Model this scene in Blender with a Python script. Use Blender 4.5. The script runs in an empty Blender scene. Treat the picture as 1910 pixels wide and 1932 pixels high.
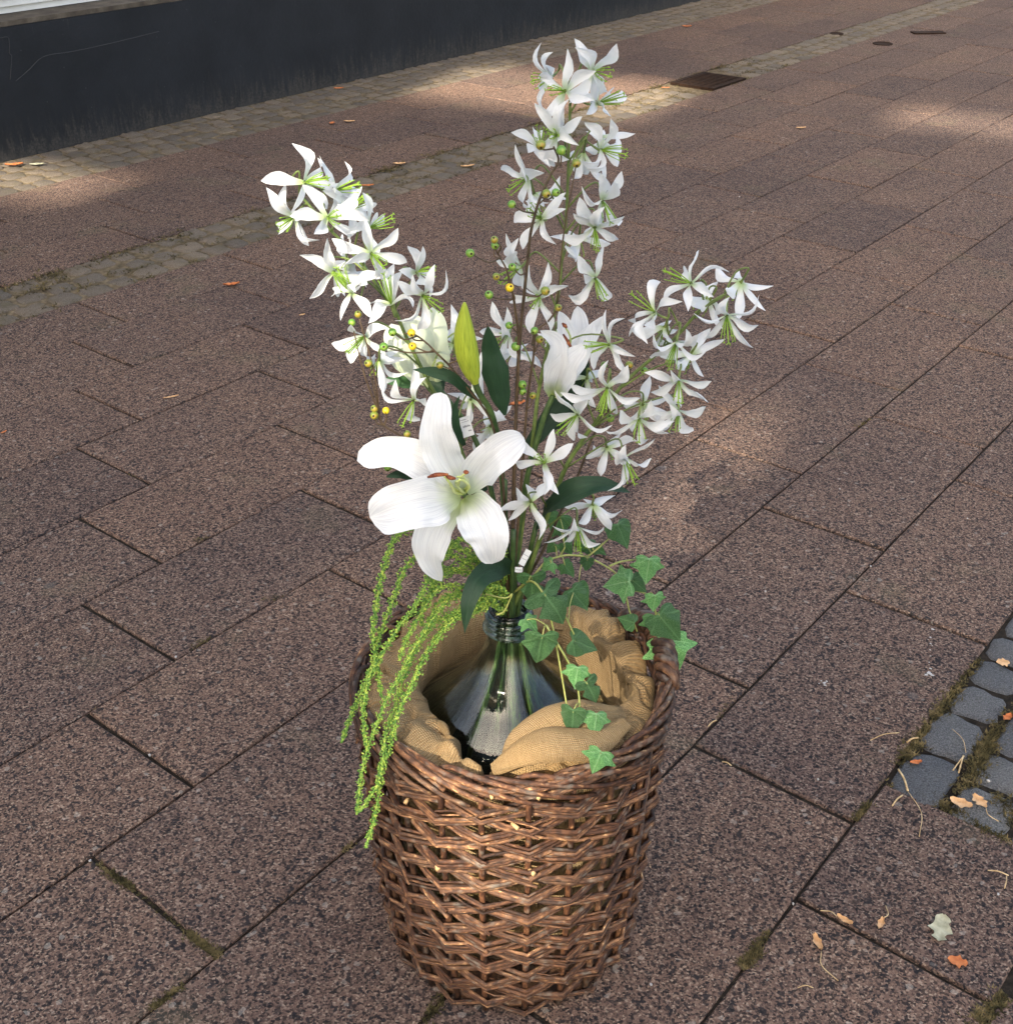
import bpy, math, random
from mathutils import Vector, Matrix, noise
random.seed(7)
C = bpy.context.scene.collection
SC = bpy.context.scene
PI = math.pi
# ------------------------------------------------------------------ camera
CAMH, PIT, FOC = 1.6, .53925, 2298.9        # height, pitch down, focal length in pixels of a 1910 px wide picture
cam_d = bpy.data.cameras.new('camera'); cam = bpy.data.objects.new('camera', cam_d); C.objects.link(cam)
cam.location = (0, 0, CAMH); cam.rotation_euler = (PI/2-PIT, 0, 0)
cam_d.sensor_fit = 'HORIZONTAL'; cam_d.sensor_width = 36; cam_d.lens = 36*FOC/1910
cam_d.clip_start = .05; cam_d.clip_end = 500
SC.camera = cam
# ------------------------------------------------------------------ sky and sun
SUN_EL = math.radians(35); SX, SY = .451, .892          # the light travels along +SX, +SY and down
w = bpy.data.worlds.new('World'); SC.world = w; w.use_nodes = True
nt = w.node_tree; bg = nt.nodes['Background']
sky = nt.nodes.new('ShaderNodeTexSky'); sky.sky_type = 'NISHITA'; sky.sun_disc = False
sky.sun_elevation = SUN_EL; sky.sun_rotation = math.atan2(-SX, -SY)
sky.air_density = 1.0; sky.dust_density = 3.5; sky.ozone_density = 1.0
nt.links.new(sky.outputs[0], bg.inputs[0]); bg.inputs[1].default_value = .15
sd = bpy.data.lights.new('sun', 'SUN'); sun = bpy.data.objects.new('sun', sd); C.objects.link(sun)
sd.energy = 4.6; sd.angle = math.radians(.6); sd.color = (1, .95, .87)
ldir = Vector((SX*math.cos(SUN_EL), SY*math.cos(SUN_EL), -math.sin(SUN_EL)))
sun.rotation_euler = ldir.to_track_quat('-Z', 'Y').to_euler(); sun.location = (0, 0, 8)
SC.view_settings.view_transform = 'Standard'; SC.view_settings.look = 'None'
SC.view_settings.gamma = 1; SC.view_settings.use_curve_mapping = False
SC.view_settings.exposure = 2.15
SC.view_settings.use_white_balance = True; SC.view_settings.white_balance_temperature = 7300; SC.view_settings.white_balance_tint = 8
# ------------------------------------------------------------------ picture <-> world
def ray(x, y):
    a = (x-955)/FOC; u = (966-y)/FOC
    return a, math.cos(PIT)+u*math.sin(PIT), -math.sin(PIT)+u*math.cos(PIT)
def at(x, y, Y):
    a, b, c = ray(x, y); t = Y/b
    return Vector((a*t, Y, CAMH+c*t))
def gnd(x, y, z=0):
    a, b, c = ray(x, y); t = (z-CAMH)/c
    return Vector((a*t, b*t, z))
FWD = Vector((0, math.cos(PIT), -math.sin(PIT))); UPV = Vector((0, math.sin(PIT), math.cos(PIT))); RGT = Vector((1, 0, 0))
S = .3325; YAW = .89692
def g2w(u, v, z=0):                                    # paving grid (u along the rows in slab lengths, v across in slab widths)
    a = (u*2.018+4.18639)*S; b = (-v+7.52249)*S
    return Vector((a*math.cos(YAW)-b*math.sin(YAW), a*math.sin(YAW)+b*math.cos(YAW), z))
def w2g(X, Y):
    a = X*math.cos(YAW)+Y*math.sin(YAW); b = -X*math.sin(YAW)+Y*math.cos(YAW)
    return (a/S-4.18639)/2.018, 7.52249-b/S
def crop(x0, y0, k):                                   # detail-view coordinates -> 1910 px picture
    return lambda x, y: ((x0+x*k)/1.24712, (y0+y*k)/1.24712)
c1 = crop(600, 100, .31414); c2 = crop(1100, 80, .26178); c3 = crop(1100, 500, .26178); c4 = crop(1400, 550, .26178)
c5 = crop(750, 600, .28796); c6a = crop(800, 880, .26178); c6 = crop(1150, 950, .26178); c7 = crop(780, 1250, .31414)
c8 = crop(1100, 1350, .28796); c9 = crop(780, 1250, .3986); cL = crop(0, 1500, .52356); cR = crop(1450, 1550, .48796)
cM = crop(0, 700, .52356); cT = crop(0, 0, .62356); cU = crop(1191, 0, .62356); cV = crop(1450, 700, .48796)
def onpic(p):
    z = p.z-CAMH; d = p.y*math.cos(PIT)-z*math.sin(PIT); u = p.y*math.sin(PIT)+z*math.cos(PIT)
    if d < .2: return (-9e3, 9e3, d)
    return 955+FOC*p.x/d, 966-FOC*u/d, d
# ------------------------------------------------------------------ object helpers
WM = {}
def tag(o, label=None, cat=None, group=None, kind=None):
    if label: o['label'] = label
    if cat: o['category'] = cat
    if group: o['group'] = group
    if kind: o['kind'] = kind
    return o
def link(o, parent=None, W=None):
    W = W or Matrix(); C.objects.link(o); WM[o.name] = W
    if parent is not None:
        o.parent = parent; o.matrix_basis = WM[parent.name].inverted() @ W
    else: o.matrix_basis = W
    return o
def thing(name, label, cat, loc=(0, 0, 0), group=None, kind=None):
    o = bpy.data.objects.new(name, None); o.empty_display_size = .05
    return tag(link(o, None, Matrix.Translation(loc)), label, cat, group, kind)
class MB:
    def __init__(s): s.v = []; s.f = []; s.uv = []; s.m = []
    def add(s, vs, fs, uvs=None, mi=0):
        b = len(s.v); s.v += [tuple(v) for v in vs]
        s.f += [tuple(i+b for i in f) for f in fs]; s.m += [mi]*len(fs)
        s.uv += list(uvs) if uvs else [(0, 0)]*len(vs)
    def mesh(s, name, mats, smooth=True, centre=None):
        me = bpy.data.meshes.new(name)
        vs = s.v if centre is None else [(v[0]-centre[0], v[1]-centre[1], v[2]-centre[2]) for v in s.v]
        me.from_pydata(vs, [], s.f)
        l = me.uv_layers.new(name='UVMap')
        idx = [0]*len(me.loops); me.loops.foreach_get('vertex_index', idx)
        fl = []
        for i in idx: fl += s.uv[i]
        l.data.foreach_set('uv', fl)
        for m in (mats if isinstance(mats, (list, tuple)) else [mats]): me.materials.append(m)
        me.polygons.foreach_set('material_index', s.m)
        me.polygons.foreach_set('use_smooth', [smooth]*len(s.f))
        me.update(); return me
    def build(s, name, mats, parent=None, smooth=True, base=False):
        n = max(1, len(s.v)); c = Vector([sum(v[k] for v in s.v)/n for k in range(3)])
        if base: c.z = min(v[2] for v in s.v)
        me = s.mesh(name, mats, smooth, c)
        return link(bpy.data.objects.new(name, me), parent, Matrix.Translation(c))
def smoothpath(P, n=6):                                # Catmull-Rom
    P = [Vector(p) for p in P]
    if len(P) < 3: return [P[0].lerp(P[-1], i/n) for i in range(n+1)]
    Q = [P[0]*2-P[1]]+P+[P[-1]*2-P[-2]]; out = []
    for i in range(1, len(Q)-2):
        a, b, c, d = Q[i-1:i+3]
        for k in range(n):
            t = k/n
            out.append(.5*((2*b)+(c-a)*t+(2*a-5*b+4*c-d)*t*t+(-a+3*b-3*c+d)*t**3))
    return out+[P[-1]]
def lerpl(L, t):
    x = t*(len(L)-1); i = min(int(x), len(L)-2); return L[i]+(L[i+1]-L[i])*(x-i)
def tube(mb, P, R, n=6, mi=0, cap=True):
    m = len(P); P = [Vector(p) for p in P]
    rad = (lambda i: R) if not isinstance(R, (list, tuple)) else (lambda i: lerpl(R, i/(m-1)))
    T = (P[1]-P[0]).normalized(); N = T.orthogonal().normalized(); vs = []; uv = []; L = 0
    for i in range(m):
        T2 = (P[min(i+1, m-1)]-P[max(i-1, 0)])
        T2 = T2.normalized() if T2.length > 1e-9 else T
        N = (N-T2*N.dot(T2)); N = N.normalized() if N.length > 1e-6 else T2.orthogonal().normalized()
        B = T2.cross(N); T = T2
        if i: L += (P[i]-P[i-1]).length
        for k in range(n):
            a = 2*PI*k/n; vs.append(P[i]+(N*math.cos(a)+B*math.sin(a))*rad(i)); uv.append((L, k/n))
    fs = [(i*n+k, i*n+(k+1) % n, (i+1)*n+(k+1) % n, (i+1)*n+k) for i in range(m-1) for k in range(n)]
    if cap: fs += [tuple(range(n))[::-1], tuple((m-1)*n+k for k in range(n))]
    mb.add(vs, fs, uv, mi)
def lathe(mb, prof, cx, cy, n=32, f=None, mi=0):
    vs = []; uv = []
    for j, (r, z) in enumerate(prof):
        for k in range(n):
            a = 2*PI*k/n; q = r*(f(a, z) if f else 1)
            vs.append((cx+q*math.cos(a), cy+q*math.sin(a), z)); uv.append((k/n, j/len(prof)))
    fs = [(j*n+k, j*n+(k+1) % n, (j+1)*n+(k+1) % n, (j+1)*n+k) for j in range(len(prof)-1) for k in range(n)]
    mb.add(vs, fs, uv, mi)
def box(mb, c, s, rot=0, mi=0):
    vs = []
    for dz in (-1, 1):
        for dx, dy in ((-1, -1), (1, -1), (1, 1), (-1, 1)):
            x, y = dx*s[0]/2, dy*s[1]/2
            vs.append((c[0]+x*math.cos(rot)-y*math.sin(rot), c[1]+x*math.sin(rot)+y*math.cos(rot), c[2]+dz*s[2]/2))
    mb.add(vs, [(3, 2, 1, 0), (4, 5, 6, 7), (0, 1, 5, 4), (1, 2, 6, 5), (2, 3, 7, 6), (3, 0, 4, 7)], None, mi)
# ------------------------------------------------------------------ materials
class Mat:
    def __init__(s, name, rough=.6, spec=.3):
        s.m = bpy.data.materials.new(name); s.m.use_nodes = True; s.t = s.m.node_tree
        s.b = s.t.nodes['Principled BSDF']; s.b.inputs['Roughness'].default_value = rough
        s.b.inputs['Specular IOR Level'].default_value = spec
    def n(s, t, **k):
        x = s.t.nodes.new('ShaderNode'+t)
        for a, b in k.items():
            if a[0] == '_': setattr(x, a[1:], b)
            else: s.put(x.inputs[a.replace('__', ' ')], b)
        return x
    def put(s, sock, v):
        if isinstance(v, bpy.types.NodeSocket): s.t.links.new(v, sock)
        elif hasattr(v, 'outputs'): s.t.links.new(v.outputs[0], sock)
        else:
            if isinstance(v, tuple) and len(v) == 3 and sock.type == 'RGBA': v = v+(1,)
            sock.default_value = v
    def pos(s): return s.n('NewGeometry').outputs['Position']
    def noise(s, vec, scale, detail=3, rough=.55, out=0):
        return s.n('TexNoise', Vector=vec, Scale=float(scale), Detail=float(detail), Roughness=float(rough)).outputs[out]
    def vor(s, vec, scale, out='Color', feature='F1'):
        x = s.n('TexVoronoi', _feature=feature, Vector=vec, Scale=float(scale)); return x.outputs[out]
    def ramp(s, fac, stops, interp='LINEAR'):
        r = s.n('ValToRGB'); r.color_ramp.interpolation = interp; e = r.color_ramp.elements
        while len(e) < len(stops): e.new(.5)
        for x, (p, c) in zip(e, stops):
            x.position = p; x.color = (c if isinstance(c, tuple) else (c, c, c))+(1,)
        s.put(r.inputs[0], fac); return r.outputs[0]
    def mix(s, fac, a, b, mode='MIX'):
        x = s.n('Mix', _data_type='RGBA', _blend_type=mode)
        s.put(x.inputs[0], fac); s.put(x.inputs[6], a); s.put(x.inputs[7], b); return x.outputs[2]
    def math(s, op, a, b=0.):
        x = s.n('Math', _operation=op); s.put(x.inputs[0], a); s.put(x.inputs[1], b); return x.outputs[0]
    def rnd(s): return s.n('ObjectInfo').outputs['Random']
    def scalev(s, vec, sc):
        x = s.n('Mapping'); s.put(x.inputs[0], vec); x.inputs['Scale'].default_value = sc; return x.outputs[0]
    def sep(s, vec, i): return s.n('SeparateXYZ', Vector=vec).outputs[i]
    def uv(s): return s.n('TexCoord').outputs['UV']
    def obj(s): return s.n('TexCoord').outputs['Object']
    def col(s, c): s.put(s.b.inputs['Base Color'], c); return s
    def bump(s, h, dist, strength=1.):
        x = s.n('Bump', Height=h); x.inputs['Distance'].default_value = dist; x.inputs['Strength'].default_value = strength
        s.put(s.b.inputs['Normal'], x.outputs[0]); return s
    def thin(s, color, fac=.35):                       # leaf / petal translucency
        out = s.t.nodes['Material Output']; tr = s.n('BsdfTranslucent', Color=color)
        ms = s.n('MixShader'); ms.inputs[0].default_value = fac
        s.put(ms.inputs[1], s.b.outputs[0]); s.put(ms.inputs[2], tr.outputs[0]); s.put(out.inputs[0], ms.outputs[0]); return s

M = {}
# exposed-aggregate paving slab: pinkish brown pebbles, grey and black chips
m = Mat('aggregate_slab', .92, .12); P = m.pos()
wp = m.n('VectorMath', _operation='MULTIPLY_ADD'); m.put(wp.inputs[0], m.noise(P, 70, 2, .5, 1)); wp.inputs[1].default_value = (.0025,)*3; m.put(wp.inputs[2], P); PW = wp.outputs[0]
v1 = m.vor(PW, 325); peb = m.ramp(m.sep(v1, 0), [(0, (.020, .016, .015)), (.16, (.046, .032, .027)), (.36, (.094, .060, .047)), (.6, (.124, .077, .060)), (.85, (.160, .106, .081)), (1, (.26, .19, .145))])
d1 = m.ramp(m.sep(m.vor(PW, 185), 1), [(0, 1.), (.17, 1.), (.21, 0.)])
peb = m.mix(m.math('MULTIPLY', d1, m.ramp(m.noise(P, 30, 2), [(.34, 0.), (.55, .9)])), peb, (.019, .0175, .019))
blk = m.ramp(m.sep(m.vor(PW, 210), 2), [(0, 1.), (.06, 1.), (.08, 0.)])
peb = m.mix(m.math('MULTIPLY', blk, .85), peb, (.012, .0115, .013))
wht = m.ramp(m.sep(m.vor(PW, 120), 0), [(.985, 0.), (.992, 1.)])
peb = m.mix(m.math('MULTIPLY', wht, .25), peb, (.42, .38, .33))
tone = m.ramp(m.noise(P, 1.7, 6, .65), [(.3, (.82, .82, .85)), (.5, (1, 1, 1)), (.72, (1.15, 1.11, 1.04))])
gum = m.ramp(m.vor(P, 3.2, 'Distance'), [(.035, .55), (.05, 0.)]); peb = m.mix(gum, peb, (.085, .075, .072))
peb = m.mix(1., peb, tone, 'MULTIPLY')
ob = m.ramp(m.rnd(), [(0, (.84, .85, .88)), (.5, (1, 1, 1)), (1, (1.15, 1.10, 1.04))])
peb = m.mix(1., peb, ob, 'MULTIPLY')
moss = m.ramp(m.noise(P, 3.1, 5, .6), [(.58, 0.), (.75, .35)])
peb = m.mix(moss, peb, (.105, .095, .055))
m.col(peb).bump(m.math('ADD', m.vor(PW, 325, 'Distance'), m.noise(P, 320, 2)), .0016, .5); M['slab'] = m.m
m = Mat('joint_sand', .95, .1); P = m.pos()
m.col(m.ramp(m.noise(P, 60, 4), [(.3, (.010, .008, .006)), (.6, (.026, .020, .015)), (.8, (.06, .047, .034))])).bump(m.noise(P, 150, 3), .004); M['sand'] = m.m
m = Mat('gutter_grit', .95, .1); P = m.pos(); m.col(m.ramp(m.noise(P, 45, 4), [(.3, (.05, .038, .024)), (.55, (.12, .09, .056)), (.75, (.19, .15, .10))])).bump(m.noise(P, 150, 3), .004); M['grit'] = m.m
def granite(name, cols, mossy=.0):
    m = Mat(name, .8, .3); P = m.pos()
    base = m.ramp(m.noise(P, 330, 4, .85), [(.36, cols[0]), (.5, cols[1]), (.64, cols[2])])
    base = m.mix(1., base, m.ramp(m.rnd(), [(0, (.78, .77, .78)), (.35, (.95, .93, .9)), (.7, (1.05, 1, .95)), (1, (1.28, 1.2, 1.08))]), 'MULTIPLY')
    base = m.mix(m.ramp(m.noise(P, 11, 5, .65), [(.5, 0.), (.72, mossy)]), base, (.10, .082, .038))
    m.col(base).bump(m.math('ADD', m.noise(P, 110, 6, .8), m.noise(P, 420, 2)), .010, 1.); return m.m
M['cobble'] = granite('weathered_granite', [(.075, .058, .045), (.165, .135, .108), (.27, .235, .19)], .75)
M['dark_cobble'] = granite('blue_grey_granite', [(.055, .057, .062), (.125, .130, .140), (.24, .245, .255)], .15)
# willow
m = Mat('peeled_brown_willow', .62, .35); uv = m.uv()
st = m.noise(m.scalev(uv, (60, 3, 1)), 1.2, 4, .6); R = m.rnd()
c = m.ramp(st, [(.28, (.018, .009, .006)), (.44, (.046, .021, .012)), (.60, (.125, .060, .030)), (.74, (.42, .27, .14))])
c = m.mix(1., c, m.ramp(R, [(0, (.38, .33, .32)), (.22, (.72, .58, .52)), (.45, (1, .85, .76)), (.7, (1.05, 1.08, 1.1)), (.86, (1.4, 1.3, 1.2)), (.95, (1.9, 1.9, 1.8)), (1, (2.6, 2.7, 2.6))]), 'MULTIPLY')
c = m.mix(m.ramp(m.noise(m.obj(), 45, 3), [(.56, 0.), (.7, .55)]), c, (.17, .15, .125))
m.col(c).bump(m.noise(m.scalev(uv, (40, 14, 1)), 3., 4), .0012, .7); M['willow'] = m.m
m = Mat('cut_willow_end', .7); m.col((.40, .25, .12)); M['cut'] = m.m
# hessian
m = Mat('hessian', .85, .15); uv = m.uv()
wa = m.n('TexWave', _wave_type='BANDS', _bands_direction='X', Vector=uv, Scale=88., Distortion=1.6, Detail=1.); wa.inputs['Detail Scale'].default_value = 3
wb = m.n('TexWave', _wave_type='BANDS', _bands_direction='Y', Vector=uv, Scale=88., Distortion=1.6, Detail=1.); wb.inputs['Detail Scale'].default_value = 3
wv = m.math('MULTIPLY', wa.outputs['Fac'], wb.outputs['Fac'])
wv2 = m.math('ADD', m.math('MULTIPLY', wv, .7), m.math('MULTIPLY', m.noise(m.scalev(uv, (60, 8, 1)), 6, 4), .5))
c = m.ramp(wv2, [(.10, (.15, .085, .035)), (.35, (.33, .215, .105)), (.62, (.46, .32, .17)), (.85, (.60, .44, .26))])
c = m.mix(m.ramp(m.noise(m.pos(), 9, 3), [(.42, 0.), (.7, .3)]), c, (.30, .18, .07))
m.col(c).bump(wv2, .0034, 1.).thin((.45, .27, .1), .12); M['hessian'] = m.m
m = Mat('hessian_thread', .8); m.col((.62, .47, .25)); M['thread'] = m.m
# bottle glass
m = Mat('green_tinted_glass', .03, .5); m.b.inputs['Transmission Weight'].default_value = 1; m.b.inputs['IOR'].default_value = 1.38
m.col(m.ramp(m.noise(m.scalev(m.obj(), (1, 1, .25)), 30, 3), [(.3, (.62, .72, .66)), (.7, (.80, .87, .82))]))
m.bump(m.noise(m.scalev(m.uv(), (20, 1.6, 1)), 1., 3), .005, .38); M['glass'] = m.m
m = Mat('dark_green_glass', .05, .5); m.b.inputs['Transmission Weight'].default_value = 1; m.b.inputs['IOR'].default_value = 1.5; m.col((.34, .46, .40)); M['rglass'] = m.m
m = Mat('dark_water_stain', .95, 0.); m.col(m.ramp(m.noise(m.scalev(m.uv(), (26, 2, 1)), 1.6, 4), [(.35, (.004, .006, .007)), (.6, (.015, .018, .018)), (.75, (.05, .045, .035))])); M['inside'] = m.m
# petals and greens
def petal_mat(name, greenend, sat=(.50, .62, .22), vein=0.):
    m = Mat(name, .55, .25); u = m.sep(m.uv(), 0); v = m.sep(m.uv(), 1)
    nz = m.noise(m.scalev(m.uv(), (3, 60, 1)), 1.5, 3)
    g = m.ramp(m.math('ADD', u, m.math('MULTIPLY', m.math('SUBTRACT', nz, .5), .22)), [(0, sat), (greenend*.5, tuple(.55*a+.45*.86 for a in sat)), (greenend, (.86, .865, .87))])
    if vein:
        vn = m.noise(m.scalev(m.uv(), (1.2, 30, 1)), 1.4, 4, .6); g = m.mix(1., g, m.ramp(vn, [(.36, (1-vein, 1-vein, 1-vein*.85)), (.56, (1, 1, 1))]), 'MULTIPLY')
    m.col(g).thin((.84, .86, .88), .30)
    m.bump(m.noise(m.scalev(m.uv(), (2.5, 36, 1)), 1.3, 3), .0022, .7); return m.m
M['star'] = petal_mat('white_star_petal', .32, (.40, .56, .14), .07)
M['lily'] = petal_mat('white_lily_petal', .34, (.40, .54, .08), .26)
M['calyx'] = petal_mat('pale_green_tepal', 5., (.52, .60, .30))
def green(name, a, b, c, rough=.5, tr=.2, veins=True, sc=18):
    m = Mat(name, rough, .4); uv = m.uv()
    f = m.noise(m.scalev(uv, (4, sc*2.5, 1)), 1.3, 4, .6) if veins else m.noise(m.obj(), sc, 4, .6)
    m.col(m.mix(1., m.ramp(f, [(.3, a), (.55, b), (.78, c)]), m.ramp(m.rnd(), [(0, (.8, .82, .8)), (1, (1.25, 1.18, 1.1))]), 'MULTIPLY'))
    m.thin(b, tr).bump(f, .0015, .6); return m.m
M['leaf'] = green('dark_lily_leaf', (.006, .020, .010), (.014, .045, .020), (.030, .085, .035))
M['leaf2'] = green('green_lily_leaf', (.02, .07, .02), (.045, .13, .04), (.08, .2, .06))
M['bud'] = green('lily_bud', (.15, .22, .02), (.30, .38, .04), (.42, .50, .07), .5, .1)
M['stem'] = green('olive_stem', (.05, .08, .02), (.12, .17, .045), (.21, .26, .08), .5, .0, False, 60)
M['dkstem'] = green('dark_green_stem', (.02, .045, .014), (.045, .085, .025), (.08, .13, .04), .5, .0, False, 60)
M['brown'] = green('brown_twig', (.035, .022, .013), (.075, .05, .03), (.13, .09, .05), .6, .0, False, 90)
M['stamen'] = green('lime_stamen', (.13, .26, .02), (.24, .42, .04), (.38, .56, .10), .5, .1, False, 60)
M['cream'] = green('cream_filament', (.45, .55, .16), (.62, .70, .30), (.7, .75, .42), .5, .1, False, 40)
M['anther'] = green('rust_anther', (.06, .012, .006), (.20, .05, .018), (.5, .18, .05), .7, .0, False, 140)
M['ivystem'] = green('ivy_stem', (.14, .17, .05), (.25, .28, .09), (.36, .30, .12), .5, .0, False, 60)
def ivy(name, k):
    m = Mat(name, .42, .4); ra = m.sep(m.uv(), 0); ve = m.sep(m.uv(), 1); f = m.noise(m.obj(), 50, 5, .65)
    c = m.ramp(f, [(.35, tuple(a*k for a in (.010, .040, .014))), (.48, tuple(a*k for a in (.030, .095, .030))), (.62, tuple(a*k for a in (.13, .24, .11)))])
    c = m.mix(m.ramp(ve, [(0, .75), (.012, .5), (.03, .0)]), c, tuple(min(.5, a*k) for a in (.13, .27, .12)))
    c = m.mix(1., c, m.ramp(m.rnd(), [(0, (.8, .8, .8)), (1, (1.3, 1.3, 1.1))]), 'MULTIPLY')
    m.col(c).thin((.06, .22, .04), .22).bump(m.math('ADD', m.ramp(ve, [(0, 0.), (.08, 1.)]), f), .003, .9); return m.m
M['ivy'] = ivy('ivy_leaf_dark', 1.); M['ivyl'] = ivy('ivy_leaf_light', 2.3)
m = Mat('amaranth_bead', .6); m.col(m.mix(1., m.ramp(m.noise(m.pos(), 230, 2), [(.34, (.05, .14, .03)), (.5, (.16, .30, .05)), (.68, (.46, .54, .10))]), (1, 1, 1), 'MULTIPLY')); M['bead'] = m.m
def berry(name, a, b, c):
    m = Mat(name, .38, .5); m.col(m.ramp(m.noise(m.obj(), 95, 4, .65), [(.35, a), (.5, b), (.66, c)])); return m.m
M['bgreen'] = berry('green_hip', (.05, .13, .02), (.10, .24, .03), (.24, .32, .05))
M['bolive'] = berry('ripening_hip', (.07, .12, .02), (.17, .21, .028), (.34, .20, .03))
M['byellow'] = berry('yellow_hip', (.42, .22, .02), (.66, .46, .02), (.75, .56, .03))
m = Mat('berry_eye', .8); m.col((.03, .018, .01)); M['eye'] = m.m
m = Mat('tag_paper', .6); m.col((.55, .55, .54)); M['paper'] = m.m
m = Mat('printed_ink', .7); m.col((.12, .12, .14)); M['ink'] = m.m
m = Mat('dirty_dark_plinth_paint', .7, .2); P = m.pos()
hgt = m.sep(P, 2)
base = m.ramp(m.noise(P, 3, 5, .6), [(.3, (.009, .010, .012)), (.7, (.015, .0165, .020))])
drip = m.noise(m.scalev(P, (38, 38, 7)), 1., 6, .75)
lowd = m.math('MULTIPLY', m.ramp(m.math('ADD', m.math('MULTIPLY', hgt, 2.3), m.math('MULTIPLY', m.math('SUBTRACT', drip, .5), 1.3)), [(.0, 1.), (.20, .2), (.40, 0.)]), .30)
base = m.mix(lowd, m.mix(0., base, base) if 0 else base, m.ramp(m.noise(P, 80, 5, .7), [(.35, (.03, .026, .022)), (.6, (.12, .10, .08))]))
topd = m.math('MULTIPLY', m.ramp(drip, [(.62, 0.), (.74, .5)]), m.ramp(hgt, [(.36, 0.), (.6, 1.)]))
base = m.mix(topd, base, (.06, .06, .056))
sp = m.ramp(m.vor(P, 16, 'Distance'), [(.03, .5), (.06, 0.)]); base = m.mix(sp, base, (.06, .06, .06))
m.col(base).bump(m.noise(P, 50, 5, .6), .004, .6); M['plinth'] = m.m
m = Mat('weathered_sill', .8); P = m.pos(); m.col(m.ramp(m.noise(P, 14, 5, .65), [(.35, (.04, .03, .022)), (.6, (.085, .068, .05)), (.8, (.14, .12, .10))])).bump(m.noise(P, 40, 4), .004); M['sill'] = m.m
m = Mat('white_weatherboard', .6); P = m.pos(); m.col(m.ramp(m.noise(P, 6, 4), [(.3, (.62, .60, .57)), (.7, (.78, .77, .74))])); M['white'] = m.m
m = Mat('window_glass', .06, .6); m.col((.02, .023, .026)); M['pane'] = m.m
m = Mat('grey_blocker', .85); P = m.pos(); m.col(m.ramp(m.noise(P, 4, 5), [(.3, (.26, .24, .22)), (.7, (.36, .34, .31))])); M['render'] = m.m
m = Mat('rusty_cast_iron', .9, .1); P = m.pos(); m.col(m.ramp(m.noise(P, 60, 4), [(.35, (.012, .007, .005)), (.7, (.032, .017, .011))])); M['iron'] = m.m
m = Mat('moss_tuft', .9, .1); m.col(m.ramp(m.noise(m.pos(), 34, 3), [(.35, (.026, .022, .010)), (.5, (.070, .056, .024)), (.68, (.17, .125, .060))])); M['moss'] = m.m
def dry(name, a, b):
    m = Mat(name, .75, .2); m.col(m.ramp(m.noise(m.obj(), 60, 4), [(.35, a), (.65, b)])).bump(m.noise(m.obj(), 90, 3), .002); return m.m
M['dryo'] = dry('orange_dead_leaf', (.30, .085, .03), (.50, .17, .06)); M['dryt'] = dry('tan_dead_leaf', (.40, .22, .10), (.62, .38, .20))
M['dryg'] = dry('grey_green_dead_leaf', (.24, .23, .15), (.40, .38, .27)); M['straw'] = dry('straw_stalk', (.30, .19, .09), (.60, .44, .25))
m = Mat('chalky_white', .85); m.col((.34, .32, .30)); M['chalk'] = m.m

# ================================================================== GROUND
mb = MB(); mb.add([(-60, -30, -.03), (60, -30, -.03), (60, 90, -.03), (-60, 90, -.03)], [(0, 1, 2, 3)])
tag(mb.build('ground', M['sand'], smooth=False), 'dark sandy bedding under the paving', None, None, 'structure')
def inview(p, mx=170, my=150, far=17):
    x, y, d = onpic(p); return d > .2 and d < far+3 and -mx < x < 1910+mx and -my < y < 1932+my
rs = random.Random(3)
def slab_mesh(w_, h_, seed, th=.02):                    # plan size in metres, slightly chipped arrises
    r = random.Random(seed); out = []
    def side(a, b, n):
        for i in range(n): out.append(Vector(a).lerp(Vector(b), i/n))
    x, y = w_/2, h_/2
    side((-x, -y, 0), (x, -y, 0), 9); side((x, -y, 0), (x, y, 0), 5); side((x, y, 0), (-x, y, 0), 9); side((-x, y, 0), (-x, -y, 0), 5)
    n = len(out); vs = []; 
    for p in out: vs.append((p.x+r.uniform(-.0012, .0012), p.y+r.uniform(-.0012, .0012), -th))
    for p in out: vs.append((p.x+r.uniform(-.0010, .0006), p.y+r.uniform(-.001, .001), -.0035))
    for p in out:
        q = p*(1-.0045/max(x, y)*1.); d = r.uniform(.002, .005)
        vs.append((p.x-math.copysign(d, p.x)*(abs(p.x) > x*.98), p.y-math.copysign(d, p.y)*(abs(p.y) > y*.98), 0))
    fs = [(j*n+i, j*n+(i+1) % n, (j+1)*n+(i+1) % n, (j+1)*n+i) for j in range(2) for i in range(n)]
    fs.append(tuple(2*n+i for i in range(n)))
    mb = MB(); mb.add(vs, fs); return mb.mesh('slab', M['slab'], False)
GAP = .0055
slab_meshes = [slab_mesh(2.018*S-.0095, S-GAP, k) for k in range(6)]
pav = MB(); pav.add([tuple(g2w(u, v, -.0075)) for u, v in ((-12, 13), (34, 13), (34, -8.2), (-12, -8.2))], [(0, 1, 2, 3)])
pav = pav.build('pavement', M['sand'], smooth=False); tag(pav, 'reddish brown aggregate slabs laid in a third-bond pattern', None, None, 'structure')
s_off = .32865
CROW = 6                                                # first row that the dark cobbles interrupt
def slab_at(u0, v0, v1, seed, du=1.):
    c = g2w(u0+du/2, (v0+v1)/2)
    me = slab_meshes[seed % 6]
    o = bpy.data.objects.new('slab', me)
    sc = Matrix.Diagonal((du if du != 1. else 1., ((v1-v0)*S-GAP)/(S-GAP), 1, 1))
    W = Matrix.Translation(c+Vector((0, 0, rs.uniform(-.0018, .0012)))) @ Matrix.Rotation(YAW+rs.uniform(-.0022, .0022)+(PI if seed % 2 else 0), 4, 'Z') @ Matrix.Rotation(rs.uniform(-.0025, .0025), 4, 'X') @ Matrix.Rotation(rs.uniform(-.0018, .0018), 4, 'Y') @ sc
    link(o, pav, W)
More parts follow.
